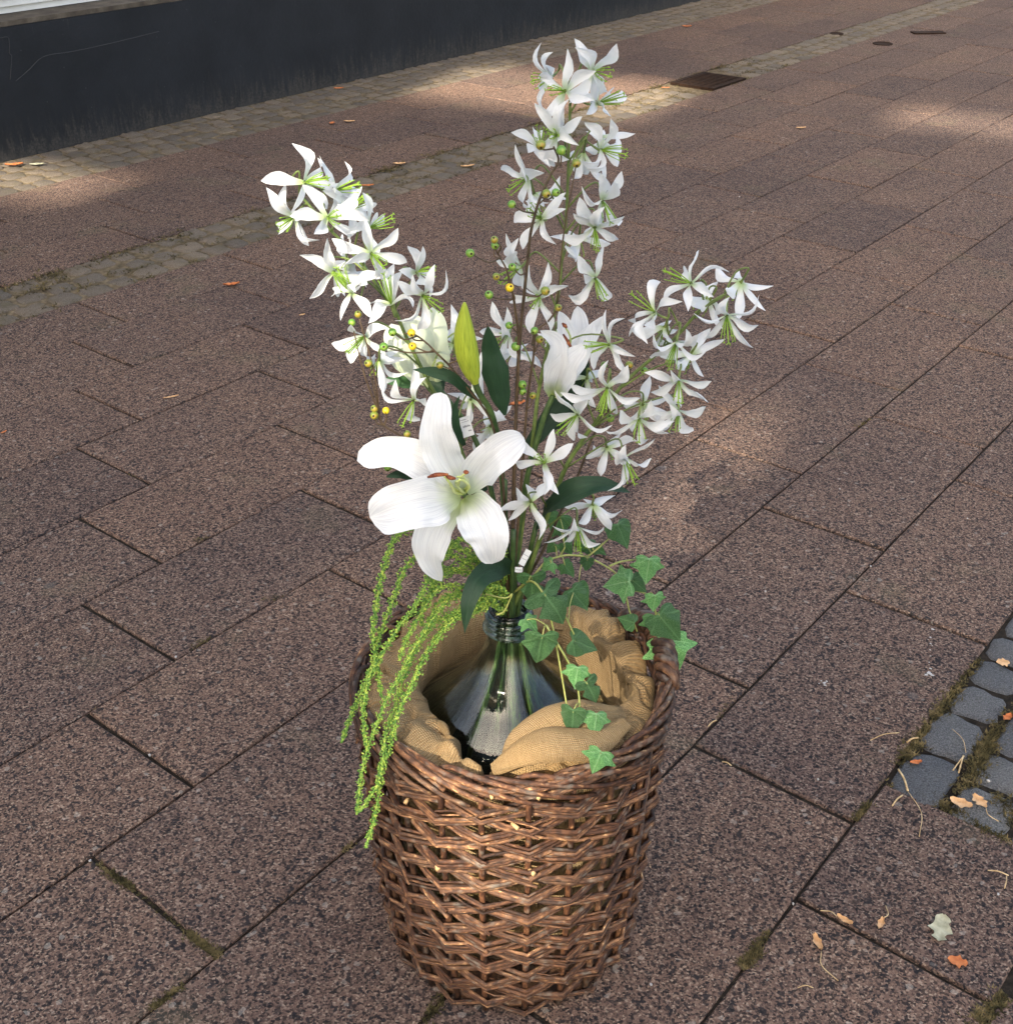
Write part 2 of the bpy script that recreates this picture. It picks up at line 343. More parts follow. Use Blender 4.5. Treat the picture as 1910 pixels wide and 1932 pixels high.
# where do the dark cobbles start (grid coordinates)
UC6 = w2g(*gnd(2097/1.24712, 1850/1.24712)[:2])[0]; UC7 = w2g(*gnd(2363/1.24712, 2335/1.24712)[:2])[0]
cand = []
rows = [(k, k, k+1) for k in range(-3, 12)]+[(-4, -3.9, -3)]+[(-6, -5.92, -4.92), (-7, -6.98, -5.92), (-8, -8.05, -6.98)]
cut = []
for k, v0, v1 in rows:
    off = .23 if k < -4 else 0
    for n in range(-10, 40):
        u0 = n-s_off*k+off
        pts = [g2w(u0+a, v0+(v1-v0)*b) for a in (0, .5, 1) for b in (0, 1)]
        if not any(inview(p, 1700, 1100, 22) for p in pts): continue
        if k == 6 and u0+1 > UC6:
            if u0 < UC6-.05: cut.append((u0, v0, v1, UC6-u0))
            continue
        if k >= 7 and u0+1 > UC7:
            if u0 < UC7-.05: cut.append((u0, v0, v1, UC7-u0))
            continue
        d = onpic(g2w(u0+.5, (v0+v1)/2))[2]
        cand.append((d+(0 if any(inview(p, 60, 60) for p in pts) else 100), u0, v0, v1))
cand.sort()
for i, (d, u0, v0, v1) in enumerate(cand[:290]): slab_at(u0, v0, v1, rs.randrange(12))
for u0, v0, v1, du in cut: slab_at(u0, v0, v1, rs.randrange(12), du)
if cand[290:]:
    mb = MB()
    for d, u0, v0, v1 in cand[290:]:
        g = .004
        a = [g2w(u0+g, v0+g, 0), g2w(u0+g, v1-g, 0), g2w(u0+1-g, v1-g, 0), g2w(u0+1-g, v0+g, 0)]
        b = [p-Vector((0, 0, .02)) for p in a]
        mb.add(a+b, [(0, 1, 2, 3), (0, 4, 5, 1), (1, 5, 6, 2), (2, 6, 7, 3), (3, 7, 4, 0)])
    tag(mb.build('far_slab', M['slab'], pav, smooth=False), None, None, None, 'stuff')
# cobbles
def cobble_mesh(seed, mat):
    r = random.Random(seed); n = 16; ph = [r.uniform(.93, 1.03) for _ in range(n)]; sk = r.uniform(-.12, .12); tp = r.uniform(-.12, .12)
    ring = []
    for i in range(n):
        a = 2*PI*(i+.5)/n; cx, sx = math.cos(a), math.sin(a); q = (abs(cx)**9+abs(sx)**9)**(-1/9)*ph[i]
        ring.append((cx*q*.5*(1+tp*sx), sx*q*.5+sk*cx*.5))
    vs = [(x, y, -.35) for x, y in ring]+[(x*1., y*1., -.10) for x, y in ring]+[(x*.95, y*.95, -.02+r.uniform(-.02, .02)) for x, y in ring]+[(x*.80, y*.80, .02+r.uniform(-.03, .03)) for x, y in ring]+[(0, 0, .025)]
    fs = [(j*n+i, j*n+(i+1) % n, (j+1)*n+(i+1) % n, (j+1)*n+i) for j in range(3) for i in range(n)]+[(3*n+i, 3*n+(i+1) % n, 4*n) for i in range(n)]
    mb = MB(); mb.add(vs, fs); return mb.mesh('cobble', mat, True)
CM = [cobble_mesh(k, M['cobble']) for k in range(9)]; CD = [cobble_mesh(20+k, M['dark_cobble']) for k in range(7)]
def strip(name, label, meshes, mat, u0, u1, v0, v1, nrow, clen, skip=None, jit=.12, zc=-.004, far=17, bz=-.0215):
    mb = MB(); mb.add([tuple(g2w(u, v, -.0066 if mat == M['cobble'] else -.0105)) for u, v in ((u0, v1), (u1, v1), (u1, v0), (u0, v0))], [(0, 1, 2, 3)])
    root = mb.build(name, M['grit'], smooth=False); tag(root, label, None, None, 'structure')
    items = []; hv = (v1-v0)/nrow
    for r_ in range(nrow):
        u = u0+rs.uniform(0, .02)
        while u < u1:
            L = clen*rs.uniform(.78, 1.25)/(2.018*S)
            c = g2w(u+L/2, v0+hv*(r_+.5)+rs.uniform(-.05, .05)*hv)
            if inview(c, 1500, 900, far) and not (skip and skip(u+L/2, v0+hv*(r_+.5))):
                items.append((onpic(c)[2]+(0 if inview(c, 30, 30, far) else 100), c, L*2.018*S*rs.uniform(.90, .97), hv*S*rs.uniform(.88, .98), rs.uniform(-jit, jit)))
            u += L
    items.sort(key=lambda t: t[0])
    far_mb = MB()
    for i, (d, c, a, b, rot) in enumerate(items):
        W = Matrix.Translation(c+Vector((0, 0, zc+rs.uniform(-.004, .003)))) @ Matrix.Rotation(YAW+rot*.5+rs.choice((0, PI)), 4, 'Z') @ Matrix.Rotation(rs.uniform(-.05, .05), 4, 'X') @ Matrix.Diagonal((a, b, .10, 1))
        me = meshes[rs.randrange(len(meshes))]
        if i < 295: link(bpy.data.objects.new('cobble', me), root, W)
        else: far_mb.add([tuple(W @ v.co) for v in me.vertices], [tuple(p.vertices) for p in me.polygons])
    if far_mb.f: tag(far_mb.build('far_cobble', mat, root), None, None, None, 'stuff')
    return root
GU = w2g(*gnd(*cU(765, 308))[:2])                       # the drain grate sits in the gutter
def grate_skip(u, v): return abs(u-GU[0]) < .48 and v < -3.7
strip('gutter', 'weathered granite cobble gutter with dry moss running through the slabs', CM, M['cobble'], -3, 17, -4.92, -3.9, 3, .115, grate_skip)
strip('cobble_strip', 'narrow strip of small granite cobbles along the dark plinth', CM, M['cobble'], -3, 20, -9.66, -8.05, 5, .105)
strip('cobble_edging', 'blue grey granite cobbles with mossy joints at the lower right', CD, M['dark_cobble'], UC6-.03, UC6+12, CROW+.0, CROW+1.0, 3, .130, None, .12, -.003)
strip('cobble_corner', 'grey granite cobbles at the very lower right corner', CD, M['dark_cobble'], UC7, UC7+12, 7.02, 13, 18, .13, None, .12, -.003)
# drain grate
gc = g2w(GU[0], -4.36); grt = thing('drain_grate', 'rusty dark iron drain grate set in the cobble gutter', 'drain grate', gc)
gl, gw_ = .40, .31
ax = Vector((math.cos(YAW), math.sin(YAW), 0)); ay = Vector((-math.sin(YAW), math.cos(YAW), 0))
mb = MB(); box(mb, gc+ay*(gw_/2-.015)+Vector((0, 0, -.004)), (gl, .03, .03), YAW); box(mb, gc-ay*(gw_/2-.015)+Vector((0, 0, -.004)), (gl, .03, .03), YAW)
box(mb, gc+ax*(gl/2-.013)+Vector((0, 0, -.004)), (.026, gw_-.062, .03), YAW); box(mb, gc-ax*(gl/2-.013)+Vector((0, 0, -.004)), (.026, gw_-.062, .03), YAW)
mb.build('grate_frame', M['iron'], grt, False)
mb = MB(); box(mb, (0, 0, 0), (.019, gw_-.064, .014)); bar = mb.mesh('bar', M['iron'], False)
for i in range(9):
    link(bpy.data.objects.new('bar', bar), grt, Matrix.Translation(gc+ax*(-gl/2+.05+i*(gl-.10)/8)+Vector((0, 0, .004))) @ Matrix.Rotation(YAW, 4, 'Z'))
mb = MB(); box(mb, gc+Vector((0, 0, -.0060)), (gl-.01, gw_-.01, .003), YAW); 
m = Mat('painted_pit_shade', .9); m.col((.004, .004, .004)); M['pit_shade'] = m.m
mb.build('shade_plate', M['pit_shade'], grt, False)  # thin black plate, its colour stands in for the shade below the bars
# two small covers far right
def cover(x, y, r, lab):
    p = gnd(x, y); mb = MB(); lathe(mb, [(r*1.0, -.002), (r, .005), (r*.86, .006), (r*.84, .003), (r*.3, .003), (.001, .003)], p.x, p.y, 20)
    tag(mb.build('valve_cover', M['iron'], base=True), lab, 'cover')
cover(*cU(1418, 165), .07, 'small round black iron cover in the slabs beside the cobble gutter at upper right')
cover(*cU(1245, 127), .05, 'small dark iron cap set among the gutter cobbles beyond the drain grate')
p = gnd(*cU(1590, 124)); mb = MB(); box(mb, (p.x, p.y, .004), (.24, .09, .008), .1)
tag(mb.build('valve_cover', M['iron'], smooth=False, base=True), 'flat rectangular dark iron cover at the far upper right of the paving', 'cover')
# ================================================================== BUILDING
PV = -9.68
bld = thing('building', 'building with a black painted plinth, grey sill and white boarding behind the cobble strip', 'building', g2w(3, PV))
def gbox(mb, u0, u1, v0, v1, z0, z1):
    a = [g2w(u0, v0), g2w(u1, v0), g2w(u1, v1), g2w(u0, v1)]
    vs = [Vector((p.x, p.y, z0)) for p in a]+[Vector((p.x, p.y, z1)) for p in a]
    mb.add(vs, [(0, 1, 2, 3), (7, 6, 5, 4), (1, 0, 4, 5), (2, 1, 5, 6), (3, 2, 6, 7), (0, 3, 7, 4)])
mb = MB(); gbox(mb, -6, 30, PV-18, PV, -.02, .60); mb.build('plinth', M['plinth'], bld, False)
mb = MB(); gbox(mb, -6, 30, PV-17, PV-.02, .602, .625); mb.build('sill', M['sill'], bld, False)
mb = MB(); gbox(mb, -6, 30, PV-17.2, PV-.62, .627, 6.2); mb.build('wall', M['white'], bld, False)
bd = MB(); gbox(bd, -6, 30, PV-.612, PV-.56, -.06, .06); b0 = bd.mesh('board', M['white'], False)
for i in range(24): link(bpy.data.objects.new('board', b0), bld, Matrix.Translation((0, 0, .72+i*.17)) @ Matrix.Rotation(0, 4, 'Z'))
for i in range(5):
    u = 2.1+i*3.1
    mb = MB(); gbox(mb, u, u+1.7, PV-.555, PV-.5, .70, .78); gbox(mb, u, u+1.7, PV-.555, PV-.5, 2.3, 2.38); gbox(mb, u, u+.08, PV-.556, PV-.5, .781, 2.299); gbox(mb, u+1.62, u+1.7, PV-.556, PV-.5, .781, 2.299)
    fr = mb.build('window_frame', M['white'], bld, False)
    mb = MB(); gbox(mb, u+.081, u+1.619, PV-.55, PV-.53, .781, 2.299); mb.build('pane', M['pane'], fr, False)
def onwall(x, y, out=.004):                             # point of the plinth face seen at (x, y)
    a, b, c = ray(x, y); lo, hi = 1., 30.
    for _ in range(50):
        t = (lo+hi)/2
        if w2g(a*t, b*t)[1] < PV: hi = t
        else: lo = t
    n_ = Vector((math.sin(YAW), -math.cos(YAW), 0)); return Vector((a*lo, b*lo, CAMH+c*lo))+n_*out
m = Mat('filled_crack', .9); m.col((.035, .036, .038)); M['crack'] = m.m
for pts in ([(60, 305), (110, 262), (150, 222), (190, 206), (260, 196), (350, 178), (430, 160), (520, 138), (600, 118)], [(0, 142), (32, 143), (36, 200), (44, 215), (38, 300)]):
    mb = MB(); tube(mb, smoothpath([onwall(*cT(*q), .0005) for q in pts], 5), .0018, 5); mb.build('crack', M['crack'], bld)
# added unseen wall behind the viewer: blocks the sun, openings shape its patches
FD = 18.
fx, fy = -SX*FD, -SY*FD
LX = Vector((SY, -SX, 0)); TT = math.tan(SUN_EL)
holes = [(-3.95, -2.45, 6.42, 7.5), (-5.7, -4.15, 3.83, 4.3), (-1.2, -.2, 7.0, 7.5), (-.85, -.76, 2.35, 3.25), (-.62, -.49, 1.22, 2.05)]
hz = [(l0, l1, (t0+FD)*TT, (t1+FD)*TT) for l0, l1, t0, t1 in holes]
xs = sorted({-13., 4.5} | {h[0] for h in hz} | {h[1] for h in hz}); zs = sorted({0., 21.5} | {h[2] for h in hz} | {h[3] for h in hz})
fac = thing('building', 'added unseen wall behind the viewer with openings cut to shape the sun patches', 'building', (fx, fy, 0))
mb = MB()
for i in range(len(xs)-1):
    z0 = zs[0]
    for j in range(len(zs)-1):
        xm, zm = (xs[i]+xs[i+1])/2, (zs[j]+zs[j+1])/2
        hole = any(h[0] < xm < h[1] and h[2] < zm < h[3] for h in hz)
        if hole or j == len(zs)-2:
            z1 = zs[j] if hole else zs[j+1]
            if z1 > z0:
                c = Vector((fx, fy, (z0+z1)/2))+LX*xm
                box(mb, c, (xs[i+1]-xs[i], .06, z1-z0), math.atan2(-SX, SY))
            z0 = zs[j+1]
mb.build('wall', M['render'], fac, False)

# ================================================================== BASKET
BX, BY = .008, 1.385
def brad(z):
    return lerpl([.187, .193, .197, .201, .205, .208, .211, .213, .215, .217, .220], min(1, max(0, z/.50)))
bas = thing('basket', 'tall round woven brown willow basket lined with hessian', 'basket', (BX, BY, 0))
NS = 22; A0 = -PI/2+.10
def bp(a, r, z): return Vector((BX+r*math.cos(a), BY+r*math.sin(a), z))
rb = random.Random(11)
for k in range(NS):
    a = A0+2*PI*k/NS+rb.uniform(-.015, .015); sk = rb.uniform(-.03, .03)
    mb = MB(); tube(mb, [bp(a+sk*(1-z/.5), brad(z)+rb.uniform(-.001, .001), z) for z in [i*.49/9+.002 for i in range(10)]], [.0052, .0048, .0042], 7)
    mb.build('stake', M['willow'], bas)
def rod_path(row, k0, n, dz, dr, amp=.0105):
    P = []; slant = rb.uniform(-.0008, .0008)
    for k in range(k0, k0+n+1):
        a = A0+2*PI*k/NS
        out = 1 if (k+row) % 2 == 0 else -1
        z = row*.0226+.010+dz+rb.uniform(-.0026, .0026)+slant*(k-k0-n/2)
        z -= .0018*out                                   # the bundles sag over the outer crossings
        r = brad(max(0, z))+out*amp*(1 if out > 0 else .8)+dr
        P.append((a, r, max(.004, z)))
    Q = []
    for i in range(len(P)-1):
        (a, r, z), (a2, r2, z2) = P[i], P[i+1]
        for t in (0, .12, .5, .88):
            tt = t
            rr = r+(r2-r)*tt+((.0035*(1 if r > r2 else -1)) if t == .12 else (.0035*(1 if r2 > r else -1)) if t == .88 else 0)*-.0
            x = bp(a, r, z).lerp(bp(a2, r2, z2), tt)
            if t in (.12, .88): x = x+Vector((0, 0, rb.uniform(-.0006, .0006)))
            if t == .5: x = x+(x-Vector((BX, BY, x.z))).normalized()*.0012+Vector((0, 0, rb.uniform(-.0012, .0012)))
            Q.append(x)
    Q.append(bp(*P[-1])); return Q
count = 0
for row in range(20):
    nr = rb.choice((5, 5, 6, 6, 4)) if row > 0 else 3
    span = rb.choice((8, 9, 10, 11, 13))
    for j in range(nr):
        dz = (j-(nr-1)/2)*.0041; st = rb.randrange(NS); done = 0
        while done < NS:
            n = min(NS-done, span+rb.randrange(-1, 3))
            if NS-done-n < 3: n = NS-done
            P = rod_path(row, st+done, n, dz, rb.uniform(-.001, .0018))
            # free end: poke in or out a little past the last stake
            e = (P[-1]-P[-2]).normalized(); P.append(P[-1]+e*rb.uniform(.004, .016)+Vector((0, 0, rb.uniform(-.003, .003))))
            r0 = rb.choice((.0016, .0022, .0025, .0030, .0036))*rb.uniform(.9, 1.1)
            mb = MB(); tube(mb, P, [r0*1.15, r0, r0*.8], 6)
            mb.build('weave_rod', M['willow'], bas); count += 1
            done += n
# thick waled top border, a rope of slanting rods
for j in range(17):
    mb = MB(); P = []; ph = 2*PI*j/17*5; lay = j % 3
    a0 = rb.uniform(0, 2*PI); ln = rb.uniform(1.7, 3.1); n = int(ln*16)
    zc = .474+.013*lay-.004; 
    for i in range(n+1):
        a = a0+ln*i/n
        wv = math.sin(a*6+ph)
        P.append(bp(a, brad(.47)+.002+.0085*math.cos(a*3.5+ph), zc+.0065*wv+rb.uniform(-.0007, .0007)))
    tube(mb, P, [.0040*rb.uniform(.8, 1.15)]*2, 7); mb.build('border_rod', M['willow'], bas)
for j in range(26):                                     # short turned-down rods slanting across the border
    a = 2*PI*j/26+rb.uniform(-.03, .03); mb = MB(); r0 = brad(.48)
    P = [bp(a-.20, r0-.012, .470+rb.uniform(-.004, .004)), bp(a-.05, r0-.003, .500+rb.uniform(-.004, .006)), bp(a+.16, r0+.006, .504+rb.uniform(-.003, .003)), bp(a+.42, r0+.012, .492), bp(a+.68, r0+.012, .470), bp(a+.86, r0+.006, .454)]
    tube(mb, smoothpath(P, 4), [.0036, .0044, .0030], 6); mb.build('border_rod', M['willow'], bas)
def loop_handle(ac, side):
    r0 = brad(.5)+.002
    for s_ in range(4):
        P = []; 
        for i in range(41):
            t = i/40; a = ac+(t-.5)*.80; h = .492+.036*math.sin(PI*t)**.7
            ph = t*PI*7+s_*2*PI/4
            P.append(bp(a, r0+.0115*math.cos(ph), h+.0105*math.sin(ph)))
        mb = MB(); tube(mb, P, .0070, 7); mb.build('handle_rod', M['willow'], bas)
loop_handle(math.radians(17), 1)
for (x, y, dx) in ((795, 260, .0), (930, 440, .0), (1040, 715, .0), (445, 680, 0), (265, 290, 0), (1060, 260, 0), (680, 1450, 0)):
    q = crop(850, 1780, .39267)(x, y); 
    # cut butt ends poking out of the weave
    r_ = ray(*q); best = None
    for i in range(400):
        t = 1.2+i*.0015; p = Vector((r_[0]*t, r_[1]*t, CAMH+r_[2]*t))
        if math.hypot(p.x-BX, p.y-BY) < brad(p.z)+.016: best = p; break
    if best:
        o = (best-Vector((BX, BY, best.z))).normalized(); tg = Vector((-o.y, o.x, 0))
        mb = MB(); tube(mb, [best-o*.012-tg*.006, best-o*.002+tg*rb.uniform(-.003, .003)], rb.uniform(.0022, .0034), 8); mb.build('rod_end', M['cut'], bas)
for i in range(9):                                    # stray splints
    a = -PI/2+rb.uniform(-1.3, 1.3); z = rb.uniform(.06, .45); r = brad(z)+.012
    a2 = a+rb.uniform(.08, .22)*rb.choice((-1, 1)); mb = MB()
    z2 = z+rb.uniform(-.02, .02); tube(mb, [bp(a, r, z), bp((a+a2)/2, r+.005, (z+z2)/2), bp(a2, r+.003, z2)], .0011, 5)
    mb.build('splinter', M['willow'], bas)
mb = MB(); lathe(mb, [(.001, .012), (.18, .012), (.185, .006), (.001, .006)], BX, BY, 40); mb.build('basket_floor', M['willow'], bas)
# ================================================================== BOTTLE
NX, NY = at(960, 1190, BY+.003).x, BY+.003
bot = thing('bottle', 'large green tinted glass demijohn standing in the hessian lined basket', 'bottle', (NX, NY, .03))
out = [(.001, .035), (.10, .035), (.135, .045), (.150, .08), (.165, .15), (.170, .24), (.169, .33), (.164, .380), (.152, .412), (.130, .440), (.104, .464), (.077, .488), (.054, .514), (.040, .540), (.0320, .562), (.0285, .578)]
P = [Vector((r, z, 0)) for r, z in out]; prof = [(p.x, p.y) for p in smoothpath(P, 4)]
inner = [(max(.0008, r-.004), z+(.004 if z < .05 else 0)) for r, z in prof][::-1]
mb = MB(); lathe(mb, prof+[(.0285, .612), (.0265, .616)]+[(.0235, .612)]+inner, NX, NY, 72, lambda a, z: 1+.012*math.sin(3*a+z*9)+.006*math.sin(8*a)); mb.build('body', M['glass'], bot)
for i in range(4):
    mb = MB(); z = .583+i*.0088; R_ = .0315 if i < 3 else .030
    if i == 0: R_ = .034
    tube(mb, [(NX+R_*math.cos(a), NY+R_*math.sin(a), z+.0012*math.sin(a*2+i)) for a in [2*PI*k/36 for k in range(37)]], .0031 if i else .0042, 8)
    mb.build('neck_ring', M['rglass'], bot)
mb = MB(); pr = [(max(.0008, r*.62), z) for r, z in prof if z < .35]; lathe(mb, pr+[(.001, .345)], NX, NY, 48, lambda a, z: 1+.05*math.sin(5*a+z*14)); tag(mb.build('murky_filling', M['inside'], bot), 'dark mottled filling seen through the glass')
# ================================================================== HESSIAN LINING
ctrl = [(-101, .188, .496), (-96, .186, .482), (-90, .150, .492), (-80, .122, .515), (-62, .115, .525), (-45, .125, .518), (-28, .148, .505), (-12, .160, .490), (5, .165, .500), (25, .160, .508), (45, .155, .517), (65, .148, .517), (85, .142, .512), (110, .135, .520), (135, .132, .515), (160, .134, .508), (180, .132, .500), (200, .126, .500), (220, .124, .508), (236, .138, .506), (250, .168, .500), (259, .188, .496)]
def cval(deg, k):
    while deg < -101: deg += 360
    while deg >= 259: deg -= 360
    for a, b in zip(ctrl, ctrl[1:]):
        if a[0] <= deg <= b[0]:
            t = (deg-a[0])/(b[0]-a[0]); t = t*t*(3-2*t); return a[k]+(b[k]-a[k])*t
    return ctrl[0][k]
lin = thing('lining_cloth', 'golden hessian cloth bunched between the bottle and the basket rim', 'cloth', (BX, BY, .44))
vs = []; uv = []; NA, NT = 300, 44
for i in range(NA):
    dg = -101+360*i/NA; a = math.radians(dg); ri = cval(dg, 1); zt = cval(dg, 2)
    ro = brad(.46)-.010
    for j in range(NT+1):
        t = j/NT
        if t < .22: f = t/.22; z = .10+(zt-.035-.10)*f; r = min(ro, brad(z)-.012)-(.026*min(1, (.43-z)/.06) if z < .43 else 0)
        elif t < .75:
            f = (t-.22)/.53; ang = PI*f; cx_ = (ro+ri)/2; hw = (ro-ri)/2
            r = cx_+hw*math.cos(ang); z = zt-.035+.035*math.sin(ang)**.75 if hw > .01 else zt-.035+.02*math.sin(ang)
        else: f = (t-.75)/.25; r = ri+.010*f*(1 if ri < .15 else -1.); z = zt-.035-(zt-.035-.40)*f
        p = bp(a, r, z)
        cr_ = 1-abs(noise.noise(Vector((p.x*22+9, p.y*22, p.z*22))))*5
        n1 = noise.fractal(Vector((p.x*9, p.y*9, p.z*9)), 1, 2, 3); n2 = noise.noise(Vector((p.x*26+5, p.y*26, p.z*20)))
        fold = math.sin(a*9+r*60+n1*4)*.5+math.sin(a*17-r*95+2)*.3
        amp = math.sin(PI*min(1, t*1.1)) if z > .40 else .3; rid = noise.noise(Vector((p.x*14+3, p.y*14, p.z*7))); fold -= 1.6*max(0, 1-abs(rid)*7)*.8
        z += (n1*.020+n2*.008+fold*.008-max(0, cr_)*.010)*amp; rr = r+(n2*.008+fold*.007)*amp
        rr = min(rr, brad(min(z, .5))-.007)
        vs.append(bp(a, rr, z)); uv.append((i/NA*1.25, t*.32))
vs2 = list(vs)+[vs[j] for j in range(NT+1)]; uv2 = uv+[(1.25, j/NT*.32) for j in range(NT+1)]
fs = [(i*(NT+1)+j, (i+1)*(NT+1)+j, (i+1)*(NT+1)+j+1, i*(NT+1)+j+1) for i in range(NA) for j in range(NT)]
mb = MB(); mb.add(vs2, fs, uv2); mb.build('draped_cloth', M['hessian'], lin)
def fold_sheet(pts, wid, name='cloth_fold', up=Vector((0, 0, 1)), tilt=0.0, arch=.5):
    P = smoothpath([p for p in pts], 8); mb = MB(); vs = []; uv = []; n = len(P); K = 14
    for i, p in enumerate(P):
        T = (P[min(i+1, n-1)]-P[max(i-1, 0)]).normalized(); B = T.cross(Vector((0, 0, 1))).normalized(); U = B.cross(T)
        wd = lerpl(wid, i/(n-1))
        for k in range(K+1):
            a = PI*(k/K)*1.15-.08*PI
            nn = noise.noise(p*30+Vector((k*.4, 0, 0)))*.004
            vs.append(p+B*math.cos(a)*wd+U*(math.sin(a)*wd*arch+nn)); uv.append((i/n*.3, k/K*.12))
    fs = [(i*(K+1)+k, i*(K+1)+k+1, (i+1)*(K+1)+k+1, (i+1)*(K+1)+k) for i in range(n-1) for k in range(K)]
    mb.add(vs, fs, uv); return mb.build(name, M['hessian'], lin)
fold_sheet([at(930, 1452, 1.185), at(985, 1420, 1.19), at(1040, 1405, 1.20), at(1110, 1400, 1.22), at(1175, 1365, 1.27)], [.010, .024, .030, .028, .014])
fold_sheet([at(955, 1440, 1.19), at(990, 1400, 1.225), at(1050, 1365, 1.26), at(1110, 1350, 1.28), at(1165, 1350, 1.31)], [.010, .026, .034, .032, .018])
fold_sheet([at(1130, 1195, 1.50), at(1165, 1245, 1.47), at(1185, 1300, 1.44), at(1195, 1345, 1.39)], [.016, .028, .032, .022])
mb = MB()                                              # frayed edge
for i in range(70):
    t = i/69; q = (1203+6*math.sin(t*3), 1275+95*t); p = at(q[0], q[1], 1.425-.05*t)
    tube(mb, [p, p+Vector((rb.uniform(.004, .012), rb.uniform(-.008, .004), rb.uniform(-.004, .006)))], .0006, 3)
tag(mb.build('fringe', M['thread'], lin), None, None, None, 'stuff')
# ================================================================== FLOWERS
def petal_mesh(name, L=1., wid=.17, h=.16, cup=.35, tip=.0, mat=None, nx=9, ny=4, ruffle=.0, twist=0., side=0.):
    mb = MB(); vs = []; uv = []
    for i in range(nx+1):
        x = i/nx
        wv = wid*(.30+.70*math.sin(PI*min(1, (x/.62)**1.3*.5))) if x < .62 else wid*math.cos(PI/2*((x-.62)/.38)**1.35)
        wv = max(wv, wid*.04)*(1+ruffle*math.sin(x*15))
        z = h*math.sin(PI*x)+tip*math.sin(2*PI*x)*.5; yo = side*math.sin(PI*x)**1.2*x*1.6
        tw = twist*x*x
        for k in range(ny+1):
            s_ = (k/ny-.5)*2; y = wv*s_; zz = z+cup*wv*abs(s_)**2-cup*wv*.3+ruffle*math.sin(x*19+k*2.1)*wv
            y2 = y*math.cos(tw)-(zz-z)*math.sin(tw); z2 = z+y*math.sin(tw)+(zz-z)*math.cos(tw)
            vs.append((x*L, y2+yo, z2)); uv.append((x, k/ny))
    fs = [(i*(ny+1)+k, (i+1)*(ny+1)+k, (i+1)*(ny+1)+k+1, i*(ny+1)+k+1) for i in range(nx) for k in range(ny)]
    mb.add(vs, fs, uv); return mb.mesh(name, mat)
STAR = [petal_mesh('petal', wid=0.190, h=.10, cup=.5, mat=M['star'], twist=.5, side=.10, tip=-.06), petal_mesh('petal', wid=0.180, h=.24, cup=.45, mat=M['star'], twist=-.7, side=-.16, tip=-.10),
        petal_mesh('petal', wid=0.199, h=.17, cup=.35, mat=M['star'], ruffle=.07, twist=.9, side=.20, tip=.05), petal_mesh('petal', wid=0.176, h=.32, cup=.5, mat=M['star'], twist=-1.3, side=.12, tip=-.12),
        petal_mesh('petal', wid=0.209, h=.05, cup=.5, mat=M['star'], ruffle=.05, twist=-.3, side=-.10, tip=-.12), petal_mesh('petal', wid=0.180, h=.20, cup=.6, mat=M['star'], twist=1.5, side=-.22, tip=-.05)]
def stamen_mesh(seed):
    r = random.Random(seed); mb = MB()
    for k in range(6):
        a = 2*PI*k/6+r.uniform(-.3, .3); sp = r.uniform(.10, .24); L = r.uniform(.78, 1.)
        P = [Vector((0, 0, 0)), Vector((L*.35, math.cos(a)*sp*.55, math.sin(a)*sp*.55)), Vector((L*.75, math.cos(a)*sp*.95, math.sin(a)*sp*.95)), Vector((L, math.cos(a)*sp*1.15, math.sin(a)*sp*1.15))]
        tube(mb, smoothpath(P, 2), [.014, .017, .012], 5)
        e = P[-1]; t = Vector((0, -math.sin(a), math.cos(a)))
        tube(mb, [e-t*.05-Vector((-.03, 0, 0)), e, e+t*.05+Vector((.03, 0, 0))], [.014, .024, .012], 5)
    tube(mb, [Vector((0, 0, 0)), Vector((.6, 0, .01)), Vector((1.05, .02, .02))], [.02, .03, .022], 5)
    for k in range(3):
        a = 2*PI*k/3; tube(mb, [Vector((1.05, .02, .02)), Vector((1.12, .09*math.cos(a), .09*math.sin(a)))], .018, 4)
    return mb.mesh('stamens', M['stamen'])
STM = [stamen_mesh(k) for k in range(4)]
rf = random.Random(5)
def frame(o, xdir, up):
    X = xdir.normalized(); Z = up-X*up.dot(X)
    Z = Z.normalized() if Z.length > 1e-4 else X.orthogonal().normalized(); Y_ = Z.cross(X)
    return Matrix(((X.x, Y_.x, Z.x, o.x), (X.y, Y_.y, Z.y, o.y), (X.z, Y_.z, Z.z, o.z), (0, 0, 0, 1)))
